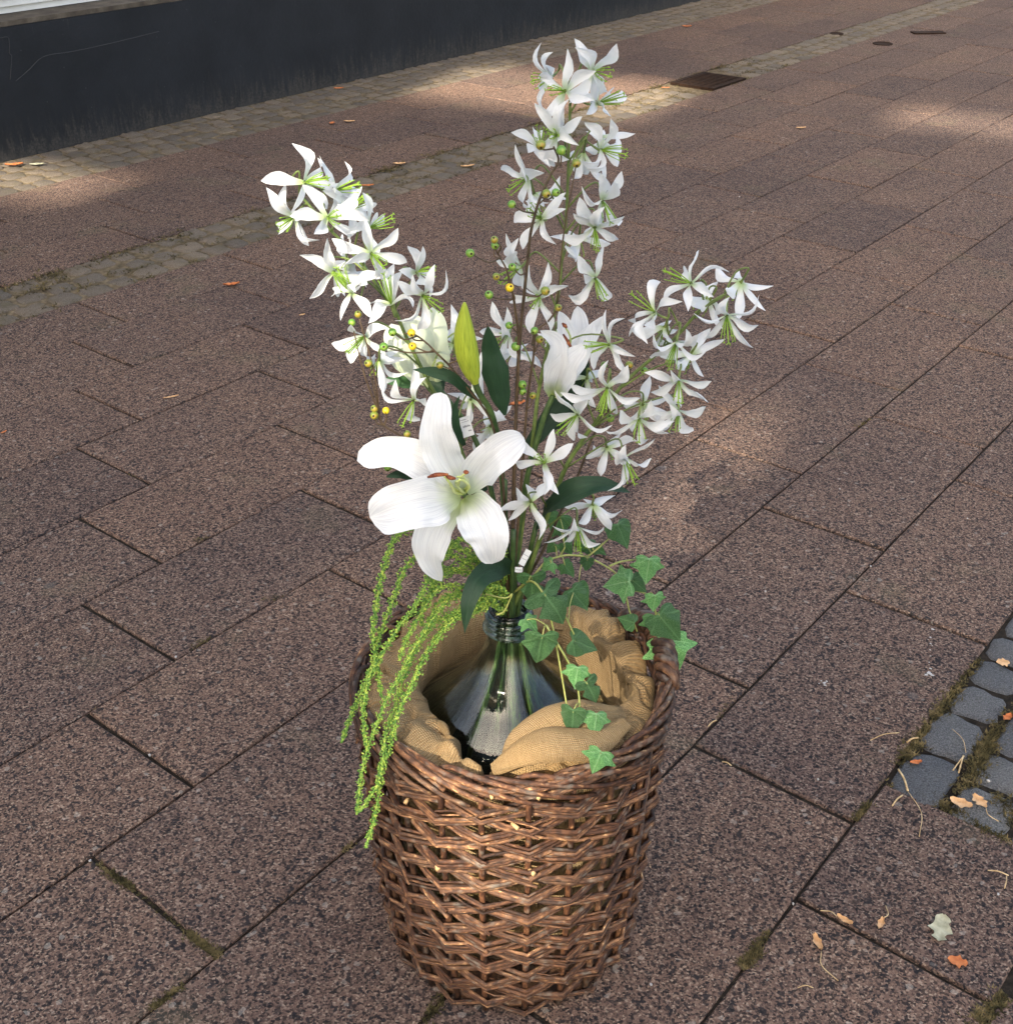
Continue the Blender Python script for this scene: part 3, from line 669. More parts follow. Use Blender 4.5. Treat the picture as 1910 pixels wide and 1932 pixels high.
def blossom(root, stem_pts, cr, c, st, tips, Yd=0., L=.043, back=False):
    """c, tips, st in detail-view coordinates cr; st = where the stamen tips show"""
    cx, cy = cr(*c)
    # nearest stem depth
    best = min(stem_pts, key=lambda p: (onpic(p)[0]-cx)**2+(onpic(p)[1]-cy)**2)
    Y = best.y+Yd+rf.uniform(-.012, .012)-(.0 if back else .012)
    o = at(cx, cy, Y); mpp = onpic(o)[2]/FOC
    if st:
        sx, sy = cr(*st); sv = RGT*(sx-cx)*mpp-UPV*(sy-cy)*mpp; SLn = .034
        dz = math.sqrt(max(.15*SLn*SLn, SLn*SLn-sv.length_squared)); sv = sv-FWD*dz*(1 if not back else -1)
        n = sv.normalized()
    else:
        n = (FWD*(1 if back else -1)+UPV*rf.uniform(-.5, -.1)+RGT*rf.uniform(-.3, .3)).normalized()
    # pedicel from the main stem: leaves lower down, arches over and reaches the back of the flower
    onx = [p for p in stem_pts if onpic(p)[1] > cy+8] or stem_pts
    base = min(onx, key=lambda p: (p-o).length+.25*abs((o.z-.035)-p.z)+rf.uniform(0, .016)); bk = o-n*.006
    mid = base.lerp(bk, .55)+Vector((0, 0, .018)); pre = bk-n*.016+Vector((0, 0, .006))
    mb = MB(); path = smoothpath([base, mid, pre, bk, o], 5); tube(mb, path, [.0013, .0011, .0011, .0016, .0024], 5)
    bl = mb.build('blossom', M['stem'], root)
    angs = []
    T = []
    for t in tips:
        tx, ty = cr(*t); v = RGT*(tx-cx)*mpp-UPV*(ty-cy)*mpp
        l = v.length; l *= 1.03; v = v*1.03; Lp = L*rf.uniform(.96, 1.06)
        if l < Lp:
            d = math.sqrt(Lp*Lp-l*l); A, B = v+FWD*d, v-FWD*d
            want = .10
            v = A if abs(A.normalized().dot(n)-want) < abs(B.normalized().dot(n)-want) else B
        T.append(v)
    # fill up to six petals in the widest gaps around the axis
    E1 = n.orthogonal().normalized(); E2 = n.cross(E1)
    ang = [math.atan2(v.dot(E2), v.dot(E1)) for v in T]
    while len(T) < 6:
        s_ = sorted(ang); gaps = [((s_[(i+1) % len(s_)]-s_[i]) % (2*PI) or 2*PI, s_[i]) for i in range(len(s_))]
        g, a0 = max(gaps); 
        if g < 1.25: break
        k = max(2, round(g/(PI/3))); a = a0+g/k
        T.append((E1*math.cos(a)+E2*math.sin(a)+n*.12)*L*rf.uniform(.8, .95)); ang.append(a)
    for v in T:
        me = STAR[rf.randrange(6)]; W = frame(o-n*.001+v.normalized()*.0015, v, n) @ Matrix.Diagonal((v.length*1.02, .032*rf.uniform(.85, 1.15)*rf.choice((-1, 1)), .038*rf.uniform(.6, 1.3), 1))
        link(bpy.data.objects.new('petal', me), bl, W)
    W = frame(o, n, UPV) @ Matrix.Rotation(rf.uniform(0, 6), 4, 'X') @ Matrix.Scale(.034, 4)
    link(bpy.data.objects.new('stamens', STM[rf.randrange(4)]), bl, W)
def path3(pts, Ys):
    n = len(pts); return [at(p[0], p[1], lerpl(Ys, i/(n-1))) for i, p in enumerate(pts)]
NECK = at(962, 1180, NY); INB = Vector((NX, NY, .40))
def spray(name, label, pts, Ys, rad, mat, cat='flower spray'):
    P = smoothpath(path3(pts, Ys)+[NECK+Vector((rf.uniform(-.010, .010), rf.uniform(-.010, .010), .0)), INB+Vector((rf.uniform(-.05, .05), rf.uniform(-.05, .05), rf.uniform(-.05, .03)))], 8)
    root = thing(name, label, cat, P[-1])
    mb = MB(); tube(mb, P, rad, 7); mb.build('stem', mat, root); return root, P
# left spray
left, LP = spray('star_flower_spray', 'left leaning spray of white star shaped flowers with lime stamens', [c1(330, 1130), c1(560, 1400), c1(640, 1480), c1(830, 1700), c1(950, 1880), c5(620, 450), c5(700, 640), c5(790, 830), c5(900, 1050), c5(1000, 1230), (862, 830), (915, 990), (950, 1110)], [1.36, 1.37, 1.38, 1.385], [.0016, .002, .003, .0034], M['stem'])
for a in [((375, 1045), (550, 1060), [(320, 830), (440, 830), (545, 990), (500, 1170), (300, 1290), (95, 1065)], -.02),
          ((600, 1110), (780, 1100), [(525, 920), (700, 1100), (690, 1180), (620, 1150)], .03),
          ((545, 1310), (640, 1350), [(400, 1130), (700, 1110), (830, 1330), (665, 1460), (490, 1480), (310, 1335)], -.03),
          ((290, 1310), (225, 1415), [(130, 1150), (270, 1130), (420, 1380), (350, 1455), (170, 1350)], .0),
          ((700, 1250), (850, 1200), [(760, 1060), (830, 1190), (690, 1290), (800, 1270), (560, 1180)], .02),
          ((855, 1390), (1030, 1355), [(725, 1480), (890, 1260), (840, 1200), (935, 1290), (790, 1330)], .0),
          ((870, 1580), (975, 1700), [(840, 1380), (1070, 1440), (1105, 1610), (870, 1710), (700, 1700), (600, 1480)], -.03),
          ((590, 1720), (700, 1850), [(385, 1640), (575, 1530), (800, 1800), (600, 1830), (720, 1670)], .01),
          ((690, 1640), None, [(510, 1620), (800, 1650), (740, 1740), (800, 1570)], .05)]:
    blossom(left, LP, c1, a[0], a[1], a[2], a[3], back=a[1] is None)
for a in [((260, 300), (170, 150), [(110, 250), (415, 290), (430, 515), (205, 540), (330, 350)], -.01),
          ((590, 400), (545, 195), [(430, 140), (610, 90), (660, 130), (770, 460), (440, 570), (350, 380)], -.03),
          ((800, 140), (930, 170), [(755, 0), (865, 0), (690, 180), (820, 280), (870, 90)], .0),
          ((850, 330), (995, 460), [(955, 140), (1035, 180), (650, 540), (680, 270), (800, 230)], -.02),
          ((370, 665), (265, 800), [(110, 710), (300, 620), (575, 640), (240, 850), (435, 800)], .0),
          ((490, 860), None, [(625, 760), (705, 830), (700, 930), (435, 780), (590, 985)], -.02),
          ((770, 1190), (690, 1395), [(540, 1100), (655, 1060), (880, 1045), (780, 930), (880, 1200), (800, 1325)], -.02),
          ((1095, 720), None, [(1080, 430), (1050, 800), (1025, 945), (1150, 560)], .04),
          ((1240, 1180), None, [(1055, 1120), (1150, 1225), (1330, 1000), (1340, 790), (1510, 1335)], .05),
          ((1400, 1400), None, [(1285, 1440), (1440, 1440), (1350, 1290)], .05)]:
    blossom(left, LP, c5, a[0], a[1], a[2], a[3], back=a[1] is None)
# centre spray
cen, CP = spray('star_flower_spray', 'tallest upright central spray of white star shaped flowers with lime stamens', [(1076, 150), (1075, 200), c2(900, 1300), c2(880, 1700), c3(850, 330), c3(820, 690), c3(740, 1100), c3(700, 1300), c3(630, 1650), c3(600, 1900), (996, 900), (980, 1030), (968, 1110)], [1.43, 1.42, 1.41, 1.39], [.0015, .002, .0028, .0035], M['stem'])
for a in [((870, 510), (745, 575), [(880, 235), (1110, 430), (1095, 665), (850, 730), (680, 695), (650, 340)], -.02),
          ((1130, 335), (1245, 450), [(960, 165), (1300, 210), (965, 245), (1140, 510), (1270, 400)], -.01),
          ((730, 390), (590, 490), [(655, 200), (745, 300), (650, 400), (760, 430), (750, 500)], .03),
          ((1170, 620), (1370, 620), [(1390, 455), (925, 690), (1105, 480), (1060, 800), (1200, 790), (1260, 470)], .0),
          ((795, 910), (735, 985), [(610, 705), (890, 680), (990, 845), (965, 1065), (790, 1080), (660, 1000)], -.03),
          ((655, 1015), (640, 960), [(410, 960), (605, 850), (545, 1145), (725, 1240), (880, 1170)], .01),
          ((1200, 1040), (1390, 1130), [(1050, 890), (1260, 870), (1365, 860), (1065, 1250), (1225, 1300), (1020, 1190)], -.01),
          ((1180, 920), None, [(1090, 790), (1300, 820), (1240, 780), (1080, 940)], .04),
          ((1040, 1060), None, [(1110, 1130), (980, 960), (950, 1080), (1060, 1150)], .03),
          ((540, 1290), (380, 1430), [(310, 1165), (430, 1080), (660, 1340), (560, 1480), (470, 1260)], -.01),
          ((600, 1440), None, [(640, 1440), (620, 1520), (530, 1420)], .04),
          ((655, 1660), (560, 1640), [(555, 1440), (850, 1490), (850, 1640), (775, 1905), (505, 1870), (430, 1620)], -.02),
          ((1210, 1500), (1270, 1715), [(1170, 1350), (1350, 1320), (1025, 1450), (1100, 1640), (1290, 1430)], .0),
          ((1140, 1740), (1150, 1960), [(1000, 1555), (1365, 1700), (1345, 1790), (950, 1690), (1200, 1650)], -.02)]:
    blossom(cen, CP, c2, a[0], a[1], a[2], a[3], back=a[1] is None)
for a in [((1000, 235), None, [(755, 185), (930, 110), (960, 445), (870, 360), (1245, 320)], .02),
          ((470, 490), (300, 640), [(350, 250), (450, 310), (500, 600), (430, 430)], .02),
          ((640, 760), (590, 850), [(555, 540), (710, 510), (870, 710), (735, 1040), (565, 1045), (425, 740)], -.03),
          ((1145, 590), (1215, 790), [(990, 450), (1210, 345), (935, 705), (990, 780), (1030, 620)], .0),
          ((360, 1090), (280, 1180), [(230, 850), (350, 910), (300, 1060), (330, 1220)], .03),
          ((430, 1230), None, [(280, 1290), (430, 1400), (605, 1225), (540, 1150), (290, 1200)], .04),
          ((780, 1080), None, [(645, 1050), (750, 1220), (730, 1090), (830, 900)], .06),
          ((1265, 1185), (1065, 1220), [(1370, 1010), (1460, 1310), (1405, 1440), (1150, 1370), (1225, 925), (1130, 1130)], -.03)]:
    blossom(cen, CP, c3, a[0], a[1], a[2], a[3], back=a[1] is None)
# right spray
rgt, RP = spray('star_flower_spray', 'right leaning spray of white star shaped flowers with lime stamens', [c4(1150, 560), c4(930, 700), c4(750, 900), c4(540, 1090), c4(280, 1320), c4(120, 1520), c4(0, 1700), c6(830, 340), c6(660, 640), c6(430, 1290), c6(350, 1530), (970, 1140)], [1.37, 1.37, 1.375, 1.385], [.0016, .0024, .0034, .0036], M['stem'])
for a in [((855, 440), (610, 350), [(835, 285), (1140, 385), (645, 590), (800, 705), (1000, 600)], .0),
          ((1300, 440), None, [(1130, 265), (1345, 290), (1600, 445), (1530, 660), (1270, 760), (1130, 540)], .02),
          ((530, 700), (310, 550), [(570, 410), (715, 660), (400, 750), (450, 985), (500, 880)], -.01),
          ((1020, 595), None, [(980, 380), (1130, 400), (820, 610), (900, 720), (1220, 620)], .02),
          ((620, 840), None, [(715, 740), (765, 820), (520, 770), (600, 985), (690, 950)], .0),
          ((1180, 740), (1180, 990), [(890, 740), (1030, 900), (1470, 800), (1400, 1010), (1410, 600), (1150, 640)], -.02),
          ((725, 980), (650, 1240), [(510, 930), (555, 1080), (950, 1070), (760, 920), (860, 960)], -.03),
          ((850, 1090), None, [(1140, 960), (1000, 1245), (760, 1250), (1030, 860), (900, 1130)], .02),
          ((750, 1315), (730, 1520), [(450, 1270), (640, 1270), (985, 1350), (995, 1505), (545, 1400)], -.02),
          ((740, 1590), (690, 1760), [(935, 1580), (900, 1745), (630, 1560), (560, 1400)], .0),
          ((430, 1540), None, [(240, 1450), (500, 1290), (640, 1640), (520, 1690)], .02),
          ((390, 1660), (370, 1860), [(210, 1620), (660, 1700), (500, 1820), (130, 1760), (650, 1780)], -.03)]:
    blossom(rgt, RP, c4, a[0], a[1], a[2], a[3], back=a[1] is None)
for a in [((1250, 1580), (1200, 1810), [(1240, 1385), (1400, 1420), (860, 1620), (1340, 1780), (960, 1560)], -.02),
          ((1070, 1490), None, [(980, 1620), (1240, 1390), (1060, 1380), (1190, 1560)], .03)]:
    blossom(rgt, RP, c3, a[0], a[1], a[2], a[3], back=a[1] is None)
for a in [((790, 100), (610, 270), [(570, 80), (860, 0), (1075, 190), (890, 275), (770, 305)], -.02),
          ((495, 530), (455, 500), [(330, 340), (570, 255), (730, 375), (610, 795), (490, 800), (245, 500)], -.05),
          ((1060, 390), None, [(875, 475), (1000, 635), (970, 360), (1205, 260)], .02),
          ((1215, 490), (1310, 740), [(1455, 340), (1080, 765), (1130, 450), (1250, 690), (1200, 400)], -.02),
          ((375, 880), None, [(105, 960), (340, 730), (190, 1040), (440, 1200), (255, 760)], -.05),
          ((930, 910), None, [(705, 930), (1135, 830), (810, 1065), (1075, 1120), (870, 860)], .02),
          ((795, 1110), (820, 1330), [(520, 1245), (995, 1255), (995, 1110), (750, 1040), (700, 1240)], -.01)]:
    blossom(rgt, RP, c6, a[0], a[1], a[2], a[3], back=a[1] is None)
# ------------------------------------------------------------------ ribbons for lily petals and long leaves
def ribbon(name, mat, parent, pts, hw, cup=.15, ruffle=.0, seed=0, nrm=None, nx=18, ny=8, endw=.0, thick=0):
    """pts: world points of the midrib; hw: half widths in metres along it; surface faces nrm (default: towards the camera)"""
    P = smoothpath(pts, max(3, nx//max(1, len(pts)-1))); n = len(P); vs = []; uv = []; r = random.Random(seed); p1, p2 = r.uniform(0, 6), r.uniform(0, 6)
    L = sum((P[i+1]-P[i]).length for i in range(n-1)); acc = 0
    for i, p in enumerate(P):
        if i: acc += (P[i]-P[i-1]).length
        x = acc/L; T = (P[min(i+1, n-1)]-P[max(i-1, 0)]).normalized(); N = nrm if nrm else -FWD
        N = N-T*N.dot(T); N = N.normalized() if N.length > .05 else T.orthogonal().normalized(); B = N.cross(T)
        wv = lerpl(hw, x)
        if x > .86: wv *= max(endw, math.sqrt(max(0, 1-((x-.86)/.14)**2)))
        for k in range(ny+1):
            s_ = 2*k/ny-1
            rip = ruffle*wv*abs(s_)**2*(math.sin(x*13+p1+s_*1.2)+.6*math.sin(x*27+p2-s_*2))
            vs.append(p+B*(wv*s_*(1+.05*math.sin(x*17+p2)*abs(s_)))+N*(.0022*noise.noise(p*45+B*(s_*wv*60))*(1 if wv > .008 else .3)+cup*wv*(s_*s_-.3)-.11*wv*math.exp(-(s_*7)**2)+rip)); uv.append((x, k/ny))
    fs = [(i*(ny+1)+k, (i+1)*(ny+1)+k, (i+1)*(ny+1)+k+1, i*(ny+1)+k+1) for i in range(n-1) for k in range(ny)]
    mb = MB(); mb.add(vs, fs, uv); return mb.build(name, mat, parent)
PX = .2099*1.66/FOC*1.0                                 # metres per unit of the .2618 views at 1.66 m
def pl(cr, pts, Ys): return [at(*cr(*p), Ys[i]) for i, p in enumerate(pts)]
LS = [at(*c6a(1115, 1080), 1.335), at(905, 985, 1.37), at(948, 1090, 1.385), NECK+Vector((-.005, 0, 0)), INB+Vector((-.02, 0, -.03))]
lily = thing('lily', 'large open white lily with rust anthers, the biggest flower of the bouquet', 'flower', LS[-1])
mb = MB(); tube(mb, smoothpath(LS, 8), .0038, 8); mb.build('stem', M['dkstem'], lily)
LPT = [([(1100, 1090), (1050, 950), (930, 760), (865, 520), (885, 300), (905, 165)], [1.335, 1.315, 1.300, 1.290, 1.300, 1.315], [25, 95, 150, 152, 120, 85]),
       ([(1140, 1070), (1215, 930), (1330, 790), (1440, 700), (1560, 620), (1650, 570)], [1.335, 1.310, 1.290, 1.285, 1.29, 1.30], [25, 85, 140, 155, 135, 95]),
       ([(1120, 1110), (1180, 1180), (1255, 1300), (1320, 1440), (1355, 1590), (1365, 1705)], [1.33, 1.305, 1.285, 1.27, 1.27, 1.28], [25, 130, 205, 170, 120, 60]),
       ([(1085, 1130), (980, 1240), (860, 1390), (800, 1560), (820, 1710), (915, 1865)], [1.335, 1.32, 1.31, 1.30, 1.305, 1.315], [25, 110, 165, 128, 75, 22]),
       ([(1080, 1100), (960, 1120), (780, 1145), (600, 1185), (430, 1230), (265, 1290)], [1.33, 1.30, 1.275, 1.262, 1.265, 1.28], [25, 120, 200, 205, 175, 95]),
       ([(1070, 1070), (930, 930), (780, 820), (620, 735), (400, 700), (150, 780)], [1.337, 1.325, 1.315, 1.31, 1.315, 1.33], [25, 100, 150, 140, 115, 68])]
for i, (pp, ys, hw) in enumerate(LPT): ribbon('petal', M['lily'], lily, pl(c6a, pp, ys), [h*PX for h in hw], .26, .20, i+3, nx=26, ny=12)
for pts, an in [([(1090, 1070), (1010, 1020), (960, 940), (940, 925)], [(785, 928), (870, 905), (970, 903)]), ([(1120, 1040), (1150, 990), (1100, 930), (1050, 925)], [(950, 915), (990, 932), (1035, 940)]),
                ([(1110, 1060), (1060, 1010), (1085, 930), (1130, 890)], [(1112, 880), (1130, 882), (1150, 885)]), ([(1100, 1080), (1030, 1060), (1000, 1000), (960, 950)], None), ([(1130, 1060), (1160, 1010), (1110, 960), (1070, 950)], None), ([(1120, 1070), (1090, 1050), (1040, 990), (1050, 960)], None)]:
    mb = MB(); tube(mb, smoothpath(pl(c6a, pts, [1.325, 1.29, 1.265, 1.255]), 5), [.0018, .0014], 6); f = mb.build('stamen', M['cream'], lily)
    if an: mb = MB(); tube(mb, smoothpath(pl(c6a, an, [1.250, 1.248, 1.25]), 4), [.0012, .0028, .0026, .0014], 8); mb.build('anther', M['anther'], f)
# half open trumpet lily
TB = [at(*c3(765, 1640), 1.40), at(1022, 800, 1.395), at(985, 950, 1.39), NECK+Vector((.004, -.003, 0)), INB+Vector((.02, .01, -.03))]
tr = thing('lily', 'half open white trumpet lily standing above the long dark leaf', 'flower', TB[-1])
mb = MB(); tube(mb, smoothpath(TB, 8), .0036, 8); mb.build('stem', M['dkstem'], tr)
for i, (pp, ys, hw) in enumerate([
    ([(765, 1650), (850, 1430), (895, 1180), (870, 1020), (818, 885)], [1.40, 1.42, 1.44, 1.45, 1.45], [30, 90, 110, 80, 26]),
    ([(765, 1650), (890, 1400), (980, 1150), (1000, 1000), (985, 838)], [1.40, 1.43, 1.455, 1.46, 1.465], [30, 95, 130, 95, 40]),
    ([(765, 1650), (900, 1400), (1040, 1180), (1130, 1060), (1228, 925)], [1.40, 1.42, 1.44, 1.445, 1.45], [30, 90, 110, 70, 24]),
    ([(765, 1650), (920, 1420), (1040, 1240), (1090, 1110), (1130, 975)], [1.40, 1.40, 1.41, 1.42, 1.425], [30, 80, 80, 60, 20]),
    ([(765, 1650), (830, 1480), (920, 1330), (1000, 1250), (1050, 1180)], [1.40, 1.375, 1.37, 1.372, 1.38], [40, 100, 120, 90, 30]),
    ([(760, 1650), (770, 1480), (805, 1300), (790, 1160), (650, 1060)], [1.40, 1.38, 1.37, 1.365, 1.36], [35, 75, 90, 75, 24])]):
    ribbon('petal', M['lily'], tr, pl(c3, pp, ys), [h*PX*1.03 for h in hw], .55 if i > 3 else .3, .08, i+20, nx=20, ny=10)
for q, r_ in (((870, 1015), .0028), ((900, 1165), .0024)):
    mb = MB(); e = at(*c3(*q), 1.385)
    tube(mb, smoothpath([at(*c3(850, 1400), 1.40), at(*c3(q[0]+55, q[1]+140), 1.40), e], 4), .0012, 5); f = mb.build('stamen', M['cream'], tr)
    d = RGT*(.003 if q[0] < 880 else .006)-UPV*(.003 if q[0] < 880 else .010)
    mb = MB(); tube(mb, [e-d, e, e+d], [.001, r_, .001], 8); mb.build('anther', M['anther'], f)
# closed green bud
BB = [at(*c5(1275, 1040), 1.33), at(*c5(1310, 1130), 1.34), at(*c5(1420, 1330), 1.36), at(945, 880, 1.375), at(958, 1080, 1.385), NECK+Vector((-.003, .004, 0)), INB+Vector((0, .03, -.02))]
bud = thing('lily_bud', 'tall closed yellow green lily bud beside the upright dark leaf', 'flower bud', BB[-1])
mb = MB(); tube(mb, smoothpath(BB, 6), [.0042, .0036], 8); mb.build('stem', M['dkstem'], bud)
P0, P1 = at(*c5(1275, 1045), 1.33), at(*c5(1188, 388), 1.315); ax_ = (P1-P0); L_ = ax_.length; Wb = frame(P0, ax_, -FWD)
mb = MB(); vs = []; uv = []; n = 36
for j in range(25):
    t = j/24; r = L_*.142*(math.sin(PI*min(1, t*.86+.10))**.9)*(1-.20*t) if t < .985 else .0015
    if t < .06: r = max(.0045, r*.8)
    for k in range(n):
        a = 2*PI*k/n; q = r*(1-.10*(1-abs(math.sin(1.5*a)))**3)
        vs.append(Wb @ Vector((t*L_, q*math.cos(a)+.10*L_*math.sin(PI*t)*.5, q*math.sin(a)))); uv.append((t, k/n))
mb.add(vs, [(j*n+k, j*n+(k+1) % n, (j+1)*n+(k+1) % n, (j+1)*n+k) for j in range(24) for k in range(n)]+[tuple(24*n+k for k in range(n))], uv)
mb.build('closed_bud', M['bud'], bud)
# pale green half open lily seen from behind
GB = [at(*c5(955, 1050), 1.43), at(905, 850, 1.41), at(952, 1060, 1.39), NECK+Vector((.0, .006, 0)), INB+Vector((.0, .02, -.05))]
gl_ = thing('lily_bud', 'pale green ribbed lily still furled behind the left spray', 'flower bud', GB[-1])
mb = MB(); tube(mb, smoothpath(GB, 6), .0036, 8); mb.build('stem', M['dkstem'], gl_)
k5 = .2309*1.72/FOC
for i, (pp, ys, hw) in enumerate([
    ([(930, 1060), (800, 930), (690, 790), (620, 660), (590, 560)], [1.43, 1.425, 1.42, 1.43, 1.44], [35, 100, 120, 100, 60]),
    ([(930, 1060), (870, 900), (820, 750), (790, 620), (790, 480)], [1.43, 1.40, 1.385, 1.39, 1.40], [40, 110, 125, 110, 70]),
    ([(935, 1060), (950, 900), (940, 750), (935, 600), (925, 425)], [1.43, 1.405, 1.395, 1.40, 1.41], [40, 95, 105, 100, 70]),
    ([(940, 1060), (980, 900), (985, 750), (985, 620), (985, 500)], [1.43, 1.43, 1.44, 1.445, 1.45], [35, 60, 60, 60, 45]),
    ([(930, 1060), (800, 850), (760, 700), (740, 600), (700, 520)], [1.43, 1.46, 1.47, 1.47, 1.47], [40, 90, 110, 100, 70])]):
    ribbon('petal', M['calyx'], gl_, pl(c5, pp, ys), [h*k5 for h in hw], -.45, .05, i+40, nx=18, ny=10)
# leaves of the lily stems: each belongs to the stem it springs from
k6 = PX
def leaf(parent, cr, pp, ys, hw, k, mat='leaf', cup=.25, seed=0, nrm=None): return ribbon('leaf', M[mat], parent, pl(cr, pp, ys), [h*k for h in hw], cup, .05, seed, nx=20, ny=8, nrm=nrm)
leaf(bud, c5, [(1520, 1310), (1490, 1180), (1440, 950), (1400, 760), (1378, 575)], [1.36, 1.355, 1.35, 1.35, 1.345], [12, 80, 97, 65, 14], k5*.97, cup=-.35, seed=2)
leaf(bud, c5, [(1300, 1190), (1200, 1100), (1080, 1000), (930, 955), (765, 935)], [1.35, 1.34, 1.33, 1.33, 1.33], [8, 32, 42, 42, 6], k5*.97, cup=.2, seed=3)
leaf(tr, c6, [(330, 420), (420, 300), (560, 120), (700, -60), (830, -260), (885, -480)], [1.40, 1.41, 1.42, 1.43, 1.43, 1.43], [40, 75, 95, 80, 60, 8], k6, cup=.3, seed=4)
leaf(tr, c3, [(700, 1950), (790, 1830), (880, 1730), (980, 1660), (1060, 1620)], [1.42, 1.43, 1.44, 1.45, 1.46], [60, 100, 95, 60, 10], k6, cup=.3, seed=5)
leaf(tr, c6, [(450, 1110), (500, 970), (640, 850), (840, 755), (1050, 730), (1275, 800)], [1.39, 1.36, 1.33, 1.32, 1.33, 1.345], [45, 95, 118, 108, 72, 10], k6, cup=.3, seed=6, nrm=(-FWD+UPV*.5).normalized())
leaf(lily, c7, [(1390, 290), (1260, 265), (1120, 340), (1040, 480), (1010, 620), (995, 770)], [1.385, 1.34, 1.30, 1.28, 1.27, 1.265], [20, 62, 88, 78, 48, 6], .2519*1.68/FOC, cup=.25, seed=7)
leaf(lily, c6a, [(640, 945), (570, 905), (500, 905), (410, 925)], [1.36, 1.355, 1.35, 1.35], [14, 36, 32, 5], k6, seed=8)
leaf(gl_, c5, [(800, 1080), (720, 1050), (620, 1020), (520, 1030)], [1.43, 1.43, 1.43, 1.44], [20, 42, 40, 5], k5, mat='leaf2', seed=9)
leaf(gl_, c5, [(930, 1130), (960, 1060), (1000, 990), (1010, 920)], [1.42, 1.42, 1.43, 1.44], [40, 65, 40, 5], k5, mat='leaf', seed=10)
leaf(lily, c6a, [(1120, 640), (1070, 560), (1035, 430), (1035, 300), (1075, 190)], [1.38, 1.375, 1.37, 1.37, 1.37], [14, 34, 38, 26, 5], k6, seed=11)
leaf(bud, c6a, [(1290, 1060), (1260, 1010), (1235, 970)], [1.36, 1.36, 1.36], [40, 50, 30], k6, seed=12)
# thick stems bundle in the neck (own stems of the arrangement)
for i, (dx, dy) in enumerate(((.012, .006), (-.012, -.004), (.002, -.013))):
    t_ = thing('stem_offcut', ['thick green artificial stem standing right of the bundle in the bottle neck', 'thick green artificial stem standing left of the bundle in the bottle neck', 'thick green artificial stem at the front of the bundle in the bottle neck'][i], 'stem', INB)
    mb = MB(); top = [at(1012, 985, 1.40), at(952, 905, 1.375), at(968, 1000, 1.365)][i]
    tube(mb, smoothpath([top, NECK+Vector((dx, dy, .03)), NECK+Vector((dx, dy, -.02)), INB+Vector((dx*5, dy*5, -.05))], 6), [.0035, .0048], 8); mb.build('stem', M['dkstem'], t_)
# ------------------------------------------------------------------ berry branches
def berry_obj(parent, p, kind, r=.0062):
    mb = MB(); d = Vector((rf.uniform(-.6, .6), rf.uniform(-1, -.2), rf.uniform(-.4, .9))).normalized(); W = frame(p, d, UPV); vs = []; n = 10
    prof = [(-1.05, .05), (-.85, .5), (-.4, .92), (.1, 1.02), (.55, .85), (.85, .5), (.92, .26), (.80, .02)]
    for x, q in prof:
        for k in range(n): a = 2*PI*k/n; vs.append(W @ Vector((x*r*1.05, q*r*math.cos(a)*(1+.04*math.sin(3*a)), q*r*math.sin(a))))
    m_ = len(prof); mb.add(vs, [(j*n+k, j*n+(k+1) % n, (j+1)*n+(k+1) % n, (j+1)*n+k) for j in range(m_-1) for k in range(n)])
    b = mb.build('berry', M[kind], parent)
    mb = MB(); lathe(mb, [(.0001, 0), (r*.28, .0001)], 0, 0, 8); e = W @ Matrix.Translation((r*.965, 0, 0)) @ Matrix.Rotation(PI/2, 4, 'Y')
    link(bpy.data.objects.new('berry_eye', mb.mesh('berry_eye', M['eye'])), b, e)
def branch(label, main, Ys, twigs, rad):
    """main: list of 1910 px points down to the neck; twigs: (berry point, material, joint index on main)"""
    P = smoothpath(path3(main, Ys)+[NECK+Vector((rf.uniform(-.008, .008), rf.uniform(-.008, .008), 0)), INB+Vector((rf.uniform(-.04, .04), rf.uniform(-.04, .04), 0))], 7)
    root = thing('berry_branch', label, 'berry branch', P[-1]); mb = MB(); tube(mb, P, rad, 6); mb.build('stem', M['brown'], root)
    for (x, y), kind in twigs:
        cands = [p for p in P if onpic(p)[1] > y+6] or P
        j = min(cands, key=lambda p: abs(math.hypot(onpic(p)[0]-x, onpic(p)[1]-y)-28)+math.hypot(onpic(p)[0]-x, onpic(p)[1]-y)*.6)
        b = at(x, y, j.y-.006+rf.uniform(-.012, .006)); md = j.lerp(b, .5)+RGT*rf.uniform(-.006, .006)-UPV*rf.uniform(.000, .008)
        mb = MB(); tube(mb, smoothpath([j, md, b], 4), [.0011, .0008], 5); mb.build('twig', M['brown'], root)
        berry_obj(root, b, kind, rf.uniform(.0044, .0056))
G, O_, Y_ = 'bgreen', 'bolive', 'byellow'
branch('tall brown berry branch rising in front of the central flower spray', [c2(770, 1010), c2(815, 1140), c2(740, 1270), c2(640, 1500), c2(570, 1760), c3(540, 400), c3(510, 700), c3(480, 1000), c3(450, 1400), c3(430, 1880), (966, 1000), (964, 1120)], [1.35, 1.35, 1.36, 1.38],
       [(c2(655, 995), O_), (c2(840, 1045), G), (c2(705, 1435), O_), (c2(790, 1425), G), (c2(395, 1530), G), (c3(695, 705), O_), (c3(400, 490), G)], [.0012, .0018, .0024, .0026])
branch('brown berry branch with one bright yellow berry left of the centre', [c3(245, 320), c3(300, 420), c3(350, 520), c3(385, 650), c3(410, 760), c3(430, 900), c3(455, 1100), c3(450, 1500), (972, 800), (968, 1000), (960, 1120)], [1.34, 1.345, 1.36, 1.38],
       [(c3(240, 245), O_), (c3(245, 295), G), (c3(20, 365), G), (c3(255, 575), O_), (c3(375, 675), Y_), (c3(190, 740), G), (c3(370, 1015), G), (c3(430, 1205), G), (c3(490, 1545), G), (c3(490, 1605), G)], [.0010, .0015, .0022, .0025])
